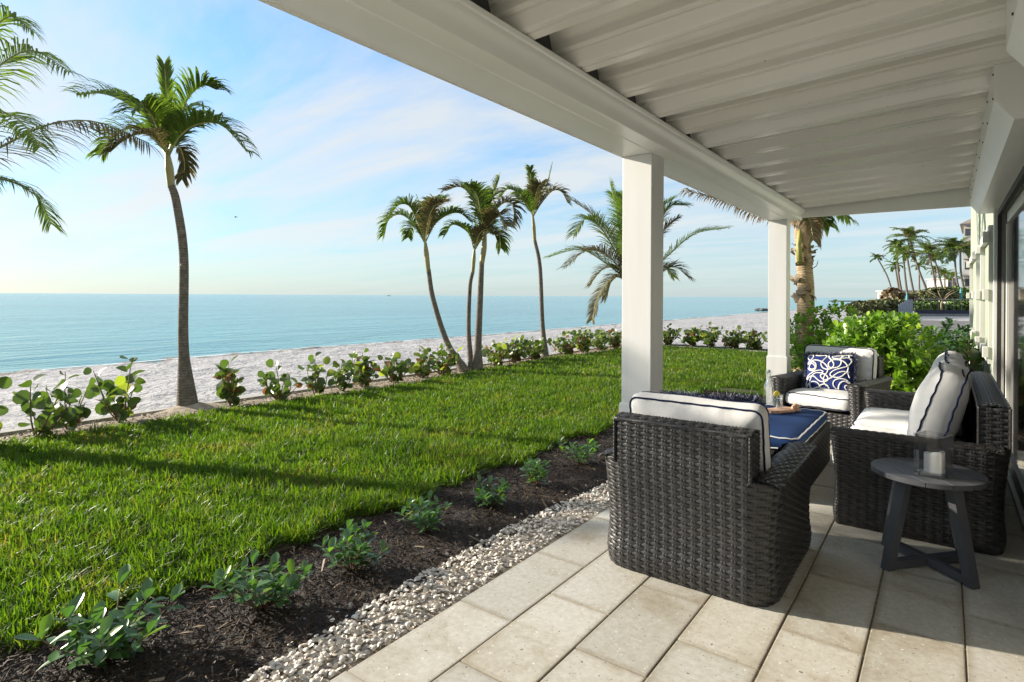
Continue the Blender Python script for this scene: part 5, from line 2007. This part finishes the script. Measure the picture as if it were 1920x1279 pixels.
def seating(root, W, D, arm_h, back_h, arm_w=.105, back_t=.11, half_back=None, corner=.10, seat_z=.28):
    """front faces -Y; root at the floor centre"""
    x, y = W / 2, D / 2
    hb_ = half_back or (x - .12)
    acc = ([], [])
    mbk = MB()
    flare = lambda z: .004 + .012 * math.exp(-((z - .09) / .07) ** 2) - .008 * max(0, (1 - z / .04)) ** 2 + .030 * max(0, min((z - .28) / .32, 1)) ** 1.3
    xi, yi = x - arm_w, y - back_t
    # one wall: inside left -> front end -> outside -> back -> ... -> inside right
    path = [(-xi, yi), (-xi, -y), (-x, -y), (-x, y), (x, y), (x, -y), (xi, -y), (xi, yi)]
    rads = [.03, .03, corner, corner, .03, .03]
    pl = rounded(path, rads)
    fn, Lt = poly_fn([(p.x, p.y) for p in pl], flare)
    inner = yi + y
    # normals must point away from the wall core
    p_, n_ = fn(Lt / 2, .3)
    sgn = 1 if n_.y > 0 else -1
    fn0 = fn
    if sgn < 0:
        def fn(s, z, f0=poly_fn([(p.x, p.y) for p in pl], lambda z: -flare(z))[0]):
            p, n = f0(s, z)
            return p, -n

    def top(s):
        p, n = fn(s, .3)
        if p.y > y - .05 and abs(p.x) < hb_: return back_h
        f = (p.y + y) / D
        return arm_h

    def bot(s):
        p, n = fn(s, .3)
        return seat_z - .05 if (s < inner - .05 or s > Lt - inner + .05) else 0
    add_vf(acc, weave(root, fn, Lt, back_h, top, bot))
    backing(mbk, fn, Lt, back_h, top, bot, ns=90, nz=10)
    # front apron
    f2 = quad_fn((-xi, -y + .03, 0), (1, 0, 0), (0, 0, 1), (0, -1, 0))
    add_vf(acc, weave(root, f2, 2 * xi, seat_z))
    backing(mbk, f2, 2 * xi, seat_z, ns=2, nz=1)
    # inner back
    f3 = quad_fn((-hb_, yi, 0), (1, 0, 0), (0, 0, 1), (0, -1, 0))
    add_vf(acc, weave(root, f3, 2 * hb_, back_h, None, lambda s: seat_z - .03))
    backing(mbk, f3, 2 * hb_, back_h, None, lambda s: seat_z - .03, ns=2, nz=1)
    # seat deck
    mbk.box((0, -.03, seat_z - .015), (2 * xi - .002, D - .12, .03))
    # arm tops
    for sd in (-1, 1):
        x0 = sd * x + sd * .035 if sd < 0 else xi - .012
        wv = arm_w + .045
        f4 = quad_fn((x0, -y - .03, arm_h - .004), (0, 1, 0), (1, 0, 0), (0, 0, 1), .022, 1, wv)
        add_vf(acc, weave(root, f4, D + .03, wv))
        backing(mbk, f4, D + .03, wv, ns=6, nz=6, off=-.008)
        # upright ends of the back
        f5 = quad_fn((sd * (hb_ + .01), yi - .005, arm_h - .01), (0, 1, 0), (0, 0, 1), (sd, 0, 0))
        hh = back_h - arm_h + .01
        add_vf(acc, weave(root, f5, back_t + .04, hh))
        backing(mbk, f5, back_t + .04, hh, ns=2, nz=2)
        # rolled front edge of the arm
    f6 = quad_fn((-hb_ - .012, yi - .008, back_h - .006), (1, 0, 0), (0, 1, 0), (0, 0, 1), .022, 1, back_t + .045)
    add_vf(acc, weave(root, f6, 2 * hb_ + .024, back_t + .045))
    backing(mbk, f6, 2 * hb_ + .024, back_t + .045, ns=6, nz=6, off=-.008)
    # braided edging
    br = MB()

    def braid(pts, r_=.0062):
        for ph in (0, math.pi):
            pa = []
            L = 0
            P = smooth_path(pts, max(8, int(sum((Vector(b_) - Vector(a)).length for a, b_ in zip(pts, pts[1:])) / .012))) if len(pts) > 2 else [Vector(pts[0]).lerp(Vector(pts[1]), k / 40) for k in range(41)]
            for i, p in enumerate(P):
                if i: L += (P[i] - P[i - 1]).length
                pa.append(p + Vector((.004 * math.cos(L * 160 + ph), .004 * math.cos(L * 160 + ph), .005 * math.sin(L * 160 + ph))))
            br.tube(pa, r_, 5)
    for sd in (-1, 1):
        ox = sd * (x + .028)
        braid([(ox, -y - .02, arm_h), (ox, y - corner, arm_h), (ox - sd * corner * .35, y - corner * .2, arm_h), (sd * hb_, y + .03, arm_h + .002)])
        braid([(sd * (xi - .006), -y - .02, arm_h), (sd * (xi - .006), yi, arm_h)])
        braid([(sd * (hb_ + .01), y + .03, arm_h), (sd * (hb_ + .01), y + .03, back_h)])
        braid([(sd * (hb_ + .01), yi - .006, arm_h), (sd * (hb_ + .01), yi - .006, back_h)])
    braid([(-hb_ - .01, y + .032, back_h), (hb_ + .01, y + .032, back_h)])
    braid([(-hb_ - .01, yi - .008, back_h), (hb_ + .01, yi - .008, back_h)])
    V = np.array(acc[0]); F = np.array(acc[1])
    wk = npmesh('woven_wicker', V, F, M['wicker'], root, smooth=True)
    mbk.build('wicker_frame', M['wicker_back'], root, fix=False)
    br.build('braided_edge', M['wicker'], root, smooth=True, fix=False)
    return wk


def cushion(parent, w_, h_, t_, Mx, mat, pipe, name='cushion', puff=.25, seed=0, n=26, sag=0.0, pipe_r=.0055, wr=.009):
    """box cushion in local x (width) y (height) z (thickness), centre at origin, placed by Mx"""
    bm = bmesh.new()
    bmesh.ops.create_cube(bm, size=2)
    bmesh.ops.subdivide_edges(bm, edges=list(bm.edges), cuts=n, use_grid_fill=True)
    hw, hh, ht = w_ / 2, h_ / 2, t_ / 2

    def shape(v):
        x_, y_, z_ = v
        # rounded corners in the plane
        ax, ay = x_, y_
        rc = .16
        m_ = min(hw, hh)
        px, py = ax * hw, ay * hh
        rr = rc * m_ * 1.2
        cx, cy = hw - rr, hh - rr
        if abs(px) > cx and abs(py) > cy:
            dx_, dy_ = abs(px) - cx, abs(py) - cy
            mx_ = max(dx_, dy_)
            L = math.hypot(dx_, dy_)
            if L > 1e-9:
                px = math.copysign(cx + dx_ * mx_ / L, px); py = math.copysign(cy + dy_ * mx_ / L, py)
        e = 1 - (1 - min(1, (1 - abs(ax)) * 3.2 + .0)) ** 2 if abs(ax) < 1 else 0
        e2 = 1 - (1 - min(1, (1 - abs(ay)) * 3.2)) ** 2 if abs(ay) < 1 else 0
        th = ht * (.70 + .30 * min(e, e2) + puff * (1 - ax * ax) * (1 - ay * ay))
        pz = z_ * th
        # side walls bulge outward
        if abs(z_) < 1:
            b_ = (1 - z_ * z_) * .014
            if abs(ax) > .999: px += math.copysign(b_, ax)
            if abs(ay) > .999: py += math.copysign(b_, ay)
        nn = noise.noise(Vector((px * 7 + seed, py * 7, pz * 7))) * wr + noise.noise(Vector((px * 3 + seed, py * 3, seed))) * wr
        edge_ = max(abs(ax), abs(ay))
        pk = math.sin((ax if abs(ay) > abs(ax) else ay) * 21 + seed) * .003 * (edge_ > .8) * (edge_ - .8) * 5
        pz += (nn + pk) * (1 if z_ > 0 else -1) if abs(z_) > .99 else 0
        px += nn * .5; py += nn * .5
        py -= sag * (1 - ax * ax) * (ay + 1) / 2
        return Vector((px, py, pz))
    for v in bm.verts:
        v.co = Mx @ shape(v.co)
    bmesh.ops.recalc_face_normals(bm, faces=bm.faces)
    me = bpy.data.meshes.new(name)
    bm.to_mesh(me); bm.free()
    me.polygons.foreach_set('use_smooth', [True] * len(me.polygons))
    o = link(name, me, mat, parent)
    pp = MB()
    for zs in (-1, 1):
        loop = []
        K = 96
        for k in range(K + 1):
            a = (k % K) / K * 4
            sd = int(a); f = (a - sd) * 2 - 1
            pt = [(f, -1), (1, f), (-f, 1), (-1, -f)][sd]
            q = shape(Vector((pt[0], pt[1], zs)))
            q.x *= 1.006; q.y *= 1.006
            loop.append(Mx @ q)
        pp.tube(loop, pipe_r, 6, cap=False)
    pp.build('piping', pipe, o, smooth=True, fix=False)
    return o


def TRS(loc, rot):
    return Matrix.Translation(loc) @ Euler([R(a) for a in rot]).to_matrix().to_4x4()


ARM_W = .90
def armchair(label, loc, rz, seed):
    t = thing('wicker_armchair', label, 'armchair', loc, R(rz), 'dark wicker armchairs with white cushions')
    seating(t, ARM_W, .93, .60, .83, half_back=.348, corner=.165)
    # cushions: local x=width, y=up, z=thickness
    cushion(t, .67, .72, .17, TRS((0, -.075, .385), (0, 0, 0)), M['canvas'], M['piping'], 'seat_cushion', puff=.18, seed=seed)
    cushion(t, .72, .48, .17, TRS((0, .205, .690), (81, 0, 0)), M['canvas'], M['piping'], 'back_cushion', puff=.35, seed=seed + 3)
    return t


near_chair = armchair('near dark wicker armchair seen from behind, white back cushion with navy piping', (-1.110, 3.44, 0), 180, 1)
far_chair = armchair('far dark wicker armchair facing the camera beside the second post', (-1.03, 7.42, 0), -12, 9)

sofa = thing('wicker_sofa', 'long dark wicker sofa with white cushions backed against the house wall', 'sofa', (-.160, 5.49, 0), R(-90))
seating(sofa, 2.14, .86, .61, .85, half_back=.98, arm_w=.11)
for k in range(2):
    cushion(sofa, .95, .72, .18, TRS((-.48 + .96 * k, -.10, .395), (0, 0, 0)), M['canvas'], M['piping'], 'seat_cushion', puff=.22, seed=20 + k)
for k in range(3):
    cushion(sofa, .63, .55, .185, TRS((-.63 + .635 * k, .145 - (.03 if k == 2 else 0), .765), (73, random.uniform(-2, 2), random.uniform(-3, 3))), M['canvas'], M['piping'], 'back_cushion', puff=.5, seed=30 + k, sag=.02)

# ottoman
ott = thing('wicker_ottoman', 'long dark wicker ottoman with navy cushion between the armchairs', 'ottoman', (-1.24, 5.42, 0))
acc = ([], []); bk = MB()
ow, ol = .76, 1.42
pl = rounded([(0, -ol / 2), (ow / 2, -ol / 2), (ow / 2, ol / 2), (-ow / 2, ol / 2), (-ow / 2, -ol / 2), (0, -ol / 2)], [.05] * 4)
fn_, Lt = poly_fn([(p.x, p.y) for p in pl], lambda z: .0)
add_vf(acc, weave(ott, fn_, Lt, .345))
backing(bk, fn_, Lt, .345, ns=60, nz=2)
bk.box((0, 0, .335), (ow, ol, .02))
npmesh('woven_wicker', np.array(acc[0]), np.array(acc[1]), M['wicker'], ott, smooth=True)
bk.build('wicker_frame', M['wicker_back'], ott, fix=False)
cushion(ott, .70, 1.36, .115, TRS((0, 0, .405), (0, 0, 0)), M['navy'], M['piping_white'], 'cushion', puff=.05, seed=41, wr=.003)


# pillows
ROPES = [
    [(400, 330), (330, 260), (330, 190), (390, 150), (450, 150), (470, 200), (440, 260), (380, 310), (320, 350), (310, 400)],
    [(300, 400), (370, 370), (450, 400), (500, 470), (480, 520), (400, 530), (340, 500), (350, 430), (400, 380)],
    [(400, 360), (460, 310), (560, 310), (650, 340), (730, 390), (800, 470), (830, 540), (800, 620), (740, 700), (700, 770), (700, 850), (720, 920), (780, 970), (800, 1010)],
    [(430, 340), (500, 370), (530, 440), (510, 520), (450, 570), (380, 560), (320, 520), (300, 480)],
    [(520, 165), (640, 185), (760, 180), (810, 210), (760, 280), (690, 350), (660, 420), (690, 500), (760, 545), (850, 560), (950, 530), (1060, 520), (1130, 470), (1160, 400), (1150, 300), (1190, 240), (1290, 210), (1400, 220)],
    [(850, 190), (870, 250), (930, 330), (980, 420), (960, 500), (900, 520), (850, 480), (850, 410), (910, 350), (1000, 320), (1120, 330), (1220, 380), (1290, 460), (1310, 540), (1290, 640), (1320, 770)],
    [(1200, 210), (1050, 215), (950, 230), (960, 270), (1060, 290), (1200, 290), (1300, 285), (1400, 310)],
    [(1320, 215), (1340, 290), (1385, 360), (1350, 430), (1280, 500), (1150, 540), (1000, 580), (900, 640), (870, 700), (930, 750), (1050, 770), (1150, 740), (1250, 660), (1330, 630)],
    [(1290, 640), (1200, 625), (1080, 650), (980, 710), (900, 770), (820, 800), (740, 820), (680, 790), (630, 730), (650, 680), (720, 670), (780, 710), (820, 790), (790, 840), (700, 860), (600, 840), (530, 780), (470, 720), (400, 700), (330, 710), (270, 770), (205, 890)],
    [(240, 770), (290, 680), (400, 620), (540, 575), (650, 575), (700, 620), (640, 640), (540, 630), (440, 660), (380, 730), (340, 830), (330, 900), (340, 960), (400, 985), (520, 970), (600, 990), (700, 1010)],
    [(230, 940), (300, 870), (400, 835), (500, 850), (570, 910), (600, 980)],
    [(530, 980), (620, 930), (720, 915), (790, 960)],
    [(970, 1030), (920, 960), (930, 880), (1000, 820), (1120, 800), (1230, 820), (1320, 900)],
    [(1010, 1035), (1050, 960), (1110, 890), (1200, 860), (1280, 890), (1320, 940)],
    [(1200, 1050), (1180, 1000), (1200, 960), (1260, 950), (1300, 970)]]


def pillow(label, Mx, seed, size=.44, aspect=1.0, group='navy pillows with fringed edges'):
    t = thing('throw_pillow', label, 'pillow', Mx.translation, 0, group)
    t.rotation_euler = Mx.to_euler()
    h = size / 2
    def th(a, b_):
        return .075 * (max(0, 1 - a ** 4) * max(0, 1 - b_ ** 4)) ** .6
    def pinch(a, b_):
        # edges curve in between corners
        return (a * (1 - .05 * (1 - b_ * b_)) * h * aspect, b_ * (1 - .05 * (1 - a * a)) * h)
    n = 24
    mb = MB()
    for sd in (1, -1):
        base_i = len(mb.v)
        for j in range(n + 1):
            for i in range(n + 1):
                a, b_ = -1 + 2 * i / n, -1 + 2 * j / n
                x_, y_ = pinch(a, b_)
                mb.v.append((x_, y_, sd * th(a, b_) + .003 * noise.noise(Vector((a * 3, b_ * 3, seed + sd)))))
        for j in range(n):
            for i in range(n):
                q = (base_i + j * (n + 1) + i, base_i + j * (n + 1) + i + 1, base_i + (j + 1) * (n + 1) + i + 1, base_i + (j + 1) * (n + 1) + i)
                mb.f.append(q if sd > 0 else q[::-1])
    cov = mb.build('cover', M['pillow'], t, smooth=True, fix=False)
    for rp in ROPES:
        pts_ = []
        for (px, py) in rp:
            v = (py - 150) / 850
            xl = 290 - 100 * v; xr = 1420 - 90 * v
            a = (px - xl) / (xr - xl)
            yt = 140 + 60 * a; yb = 980 + 90 * a
            b_ = (py - yt) / (yb - yt)
            a = max(.01, min(.99, a)); b_ = max(.01, min(.99, b_))
            a, b_ = (a * 2 - 1) * .96, (1 - 2 * b_) * .96
            pts_.append((a, b_, 0))
        sp_ = smooth_path(pts_, len(pts_) * 4)
        P = []
        for k, p in enumerate(sp_):
            x_, y_ = pinch(p.x, p.y)
            P.append(Vector((x_, y_, th(p.x, p.y) + .001)))
        q = MB()
        q.tube(P, [.0062 + .0014 * (k % 2) for k in range(len(P))], 5)
        q.build('rope_trim', M['rope'], t, fix=False)
    fr = MB()
    r_ = random.Random(seed)
    for k in range(3200):
        a = r_.uniform(0, 4); sd = int(a); f = (a - sd) * 2 - 1
        e = [(f, -1, 0, -1), (1, f, 1, 0), (f, 1, 0, 1), (-1, f, -1, 0)][sd]
        x_, y_ = pinch(e[0], e[1])
        x_ += -e[2] * r_.uniform(0, .012); y_ += -e[3] * r_.uniform(0, .012)
        d = Vector((e[2] + r_.uniform(-.7, .7), e[3] + r_.uniform(-.7, .7), r_.uniform(-.9, .9))).normalized()
        L = r_.uniform(.02, .042)
        s_ = d.cross(Vector((r_.uniform(-1, 1), r_.uniform(-1, 1), r_.uniform(-1, 1)))).normalized() * .0022
        p = Vector((x_, y_, r_.uniform(-.008, .008)))
        m_ = p + d * L * .6
        e_ = m_ + (d + Vector((r_.uniform(-.6, .6), r_.uniform(-.6, .6), r_.uniform(-.8, .8)))) * L * .5
        fr.add([p - s_, p + s_, m_ + s_, m_ - s_, e_ + s_, e_ - s_], [(0, 1, 2, 3), (3, 2, 4, 5)])
    tag(fr.build('fringe', M['fringe'], t, fix=False), kind='stuff')
    return t


# local frame: x right, y up, z towards the viewer (front)
Mc = Matrix.Translation((-1.03, 7.42, 0)) @ Matrix.Rotation(R(-12), 4, 'Z')
pillow('blue pillow with white looping rope pattern leaning on the far armchair', Mc @ TRS((-.02, -.02, .655), (68, -4, 5)), 1, .43, 1.16)
Mn = Matrix.Translation((-1.110, 3.44, 0)) @ Matrix.Rotation(R(180), 4, 'Z')
pillow('pillow of which only the navy fringe shows over the near armchair cushion', Mn @ TRS((-.02, .0, .705), (76, 2, 2)), 2, .45, 1.2)

# side table
def side_table():
    t = thing('side_table', 'small round charcoal side table with slatted top and crossed legs', 'side table', (-.085, 4.05, 0), R(4))
    rad, z1, th_ = .27, .53, .026
    ga = R(-53 - 4)
    g = Vector((math.cos(ga), math.sin(ga), 0)); s_ = Vector((-g.y, g.x, 0))
    n = 5
    wd = 2 * rad / n
    for i in range(n):
        a0 = -rad + i * wd + (.0022 if i else 0); a1 = -rad + (i + 1) * wd - (.0022 if i < n - 1 else 0)
        K = 14
        pos, neg = [], []
        for k in range(K + 1):
            a = a0 + (a1 - a0) * k / K
            h = math.sqrt(max(rad * rad - a * a, 0))
            pos.append(s_ * a + g * h); neg.append(s_ * a - g * h)
        prof = [(p.x, p.y) for p in pos + neg[::-1]]
        # drop doubled points at the rim
        cl_ = []
        for p in prof:
            if not cl_ or (Vector(p) - Vector(cl_[-1])).length > 1e-5: cl_.append(p)
        if (Vector(cl_[0]) - Vector(cl_[-1])).length < 1e-5: cl_.pop()
        q = MB()
        nn = len(cl_)
        ins = .0018
        def sc(p, f):
            return (p[0] * f, p[1] * f)
        q.v = [(p[0], p[1], z1 - th_) for p in cl_] + [(p[0], p[1], z1 - .002) for p in cl_] + [(p[0] * .993, p[1] * .993, z1) for p in cl_]
        q.f = [tuple(range(nn))[::-1], tuple(range(2 * nn, 3 * nn))]
        for lvl in (0, 1):
            q.f += [(lvl * nn + j, lvl * nn + (j + 1) % nn, (lvl + 1) * nn + (j + 1) % nn, (lvl + 1) * nn + j) for j in range(nn)]
        q.build('slat', M['table'], t)
    ur = MB(); ur.tube([(0, 0, z1 - th_ - .012), (0, 0, z1 - th_)], rad * .80, 32); ur.build('top_support', M['table'], t)
    fr, tr_ = .262, .155
    for k in range(4):
        an = R(45 + 90 * k)
        d = Vector((math.cos(an), math.sin(an), 0)); s2 = Vector((-d.y, d.x, 0))
        hb2, ht2 = .026, .034
        bot = d * fr; topp = d * tr_ + Vector((0, 0, z1 - th_ - .006))
        vs_ = []
        for c_, e in ((bot, .026), (topp, .034)):
            for a, b_ in ((-1, -1), (1, -1), (1, 1), (-1, 1)):
                vs_.append(c_ + d * a * .022 + s2 * b_ * e)
        q = MB(); q.add(vs_, [(0, 1, 2, 3), (7, 6, 5, 4), (0, 4, 5, 1), (1, 5, 6, 2), (2, 6, 7, 3), (3, 7, 4, 0)])
        q.build('leg', M['table'], t)
    for k in range(2):
        an = R(45 + 90 * k)
        q = MB(); q.box((0, 0, .028 + .0015 * k), (2 * fr - .044, .048 - .002 * k, .04 + .002 * k), Matrix.Rotation(an, 4, 'Z')); q.build('cross_bar', M['table'], t)


side_table()
# candle holder
def holder():
    loc = Vector((-.055, 3.965, .5305))
    t = thing('glass_candle_holder', 'square clear glass vase holding a candle on the side table', 'candle holder', loc, R(-22))
    w_, h_, th_ = .135, .225, .008
    o = []
    q = MB()
    def ring(hw, z): return [(-hw, -hw, z), (hw, -hw, z), (hw, hw, z), (-hw, hw, z)]
    lv = ring(w_ / 2, 0) + ring(w_ / 2 + .002, h_) + ring(w_ / 2 + .002 - th_, h_) + ring(w_ / 2 - th_, .018)
    f = [(3, 2, 1, 0), (12, 13, 14, 15)]
    for l in range(3):
        f += [(l * 4 + i, l * 4 + (i + 1) % 4, (l + 1) * 4 + (i + 1) % 4, (l + 1) * 4 + i) for i in range(4)]
    q.add(lv, f)
    g_ = q.build('glass_vase', M['glass'], t)
    c_ = thing('candle', 'white pillar candle with a wavy worn top inside the glass', 'candle', loc + Vector((.004, 0, .0185)), 0)
    q = MB()
    n = 28
    rows_ = [0, .01, .05, .09]
    rr = .048
    for z in rows_:
        for k in range(n):
            a = 2 * math.pi * k / n
            q.v.append((rr * math.cos(a), rr * math.sin(a), z))
    def rim(a): return .104 + .010 * math.sin(a + 2.2) + .005 * math.sin(3 * a)
    for (rad, dz_) in ((rr, 0), (rr - .006, .002), (rr - .012, -.012), (.006, -.016)):
        for k in range(n):
            a = 2 * math.pi * k / n
            q.v.append((rad * math.cos(a), rad * math.sin(a), rim(a) + dz_ if rad > .01 else .09))
    L = len(rows_) + 4
    q.f = [(l * n + k, l * n + (k + 1) % n, (l + 1) * n + (k + 1) % n, (l + 1) * n + k) for l in range(L - 1) for k in range(n)]
    q.f += [tuple(range(n))[::-1], tuple(range((L - 1) * n, L * n))]
    q.build('wax', M['candle'], c_, smooth=True)
    q = MB(); q.tube([(0, 0, .085), (.001, 0, .1), (.004, 0, .108)], .0015, 5); q.build('wick', M['black_seal'], c_)


holder()

# tray, bottle, glass with lemon
OT = .466
def lathe(mb, prof, n=24):
    for (r_, z) in prof:
        for k in range(n):
            a = 2 * math.pi * k / n
            mb.v.append((r_ * math.cos(a), r_ * math.sin(a), z))
    o_ = len(mb.v) - len(prof) * n
    mb.f += [(o_ + l * n + k, o_ + l * n + (k + 1) % n, o_ + (l + 1) * n + (k + 1) % n, o_ + (l + 1) * n + k) for l in range(len(prof) - 1) for k in range(n)]


tb = thing('serving_board', 'carved pinkish wood serving board on the navy ottoman', 'serving board', (-1.20, 5.72, OT + .004), R(58))
q = MB()
out2 = [(-.17, -.05), (-.10, -.075), (0, -.07), (.07, -.078), (.13, -.05), (.165, -.065), (.19, -.02), (.175, .03), (.12, .055), (.05, .07), (-.05, .06), (-.13, .065), (-.185, .02)]
q.prism(out2, 0, .022, 'Z')
q.build('board', M['wood'], tb)
q = MB(); q.tube([(.10, -.04, .03), (.15, -.02, .035), (.20, .0, .03), (.235, .01, .02)], [.018, .028, .022, .008], 8); q.build('carved_end', M['wood'], tb, smooth=True)

bt = thing('glass_bottle', 'clear glass swing-top bottle standing left of the tumbler on the ottoman', 'bottle', (-1.37, 6.0, OT + .001))
q = MB()
lathe(q, [(.0, .004), (.036, .004), (.040, .012), (.040, .15), (.036, .175), (.022, .215), (.015, .235), (.0145, .275), (.018, .279), (.018, .290), (.0125, .291), (.0125, .235), (.020, .212), (.033, .172), (.037, .15), (.037, .016), (.0, .012)])
q.build('bottle_glass', M['glass'], bt, smooth=True, fix=True, angle=50)
q = MB(); q.tube([(0, 0, .285), (0, 0, .305), (0, 0, .312)], [.013, .014, .006], 10); q.build('stopper', M['white_trim'], bt, smooth=True)
q = MB()
for s in (-1, 1):
    q.tube([(s * .016, 0, .262), (s * .026, 0, .275), (s * .024, 0, .298), (0, 0, .305)], .0016, 5)
q.tube([(.02, -.01, .268), (.03, -.02, .25), (.02, -.03, .235)], .0016, 5)
q.build('wire_clasp', M['white_metal'], bt)
bt.scale = (1.15, 1.15, 1.08)

gl = thing('drinking_glass', 'tumbler of water with a lemon slice on the ottoman board', 'glass', (-1.22, 5.72, OT + .0275))
q = MB()
lathe(q, [(.0, .0), (.027, .0), (.030, .004), (.036, .125), (.0345, .1255), (.0285, .010), (.0, .008)])
q.build('tumbler', M['glass'], gl, smooth=True, angle=50)
q = MB(); lathe(q, [(.0, .0095), (.0275, .0115), (.0325, .09), (.0, .0902)]); q.build('water', M['water_in'], gl, smooth=True, angle=50)
q = MB(); q.tube([Vector((0, 0, 0)), Vector((.0, .005, 0))], .026, 20)
lm = q.build('lemon_slice', M['lemon'], gl)
lm.location = (-.012, -.02, .132); lm.rotation_euler = (R(10), R(15), R(40))
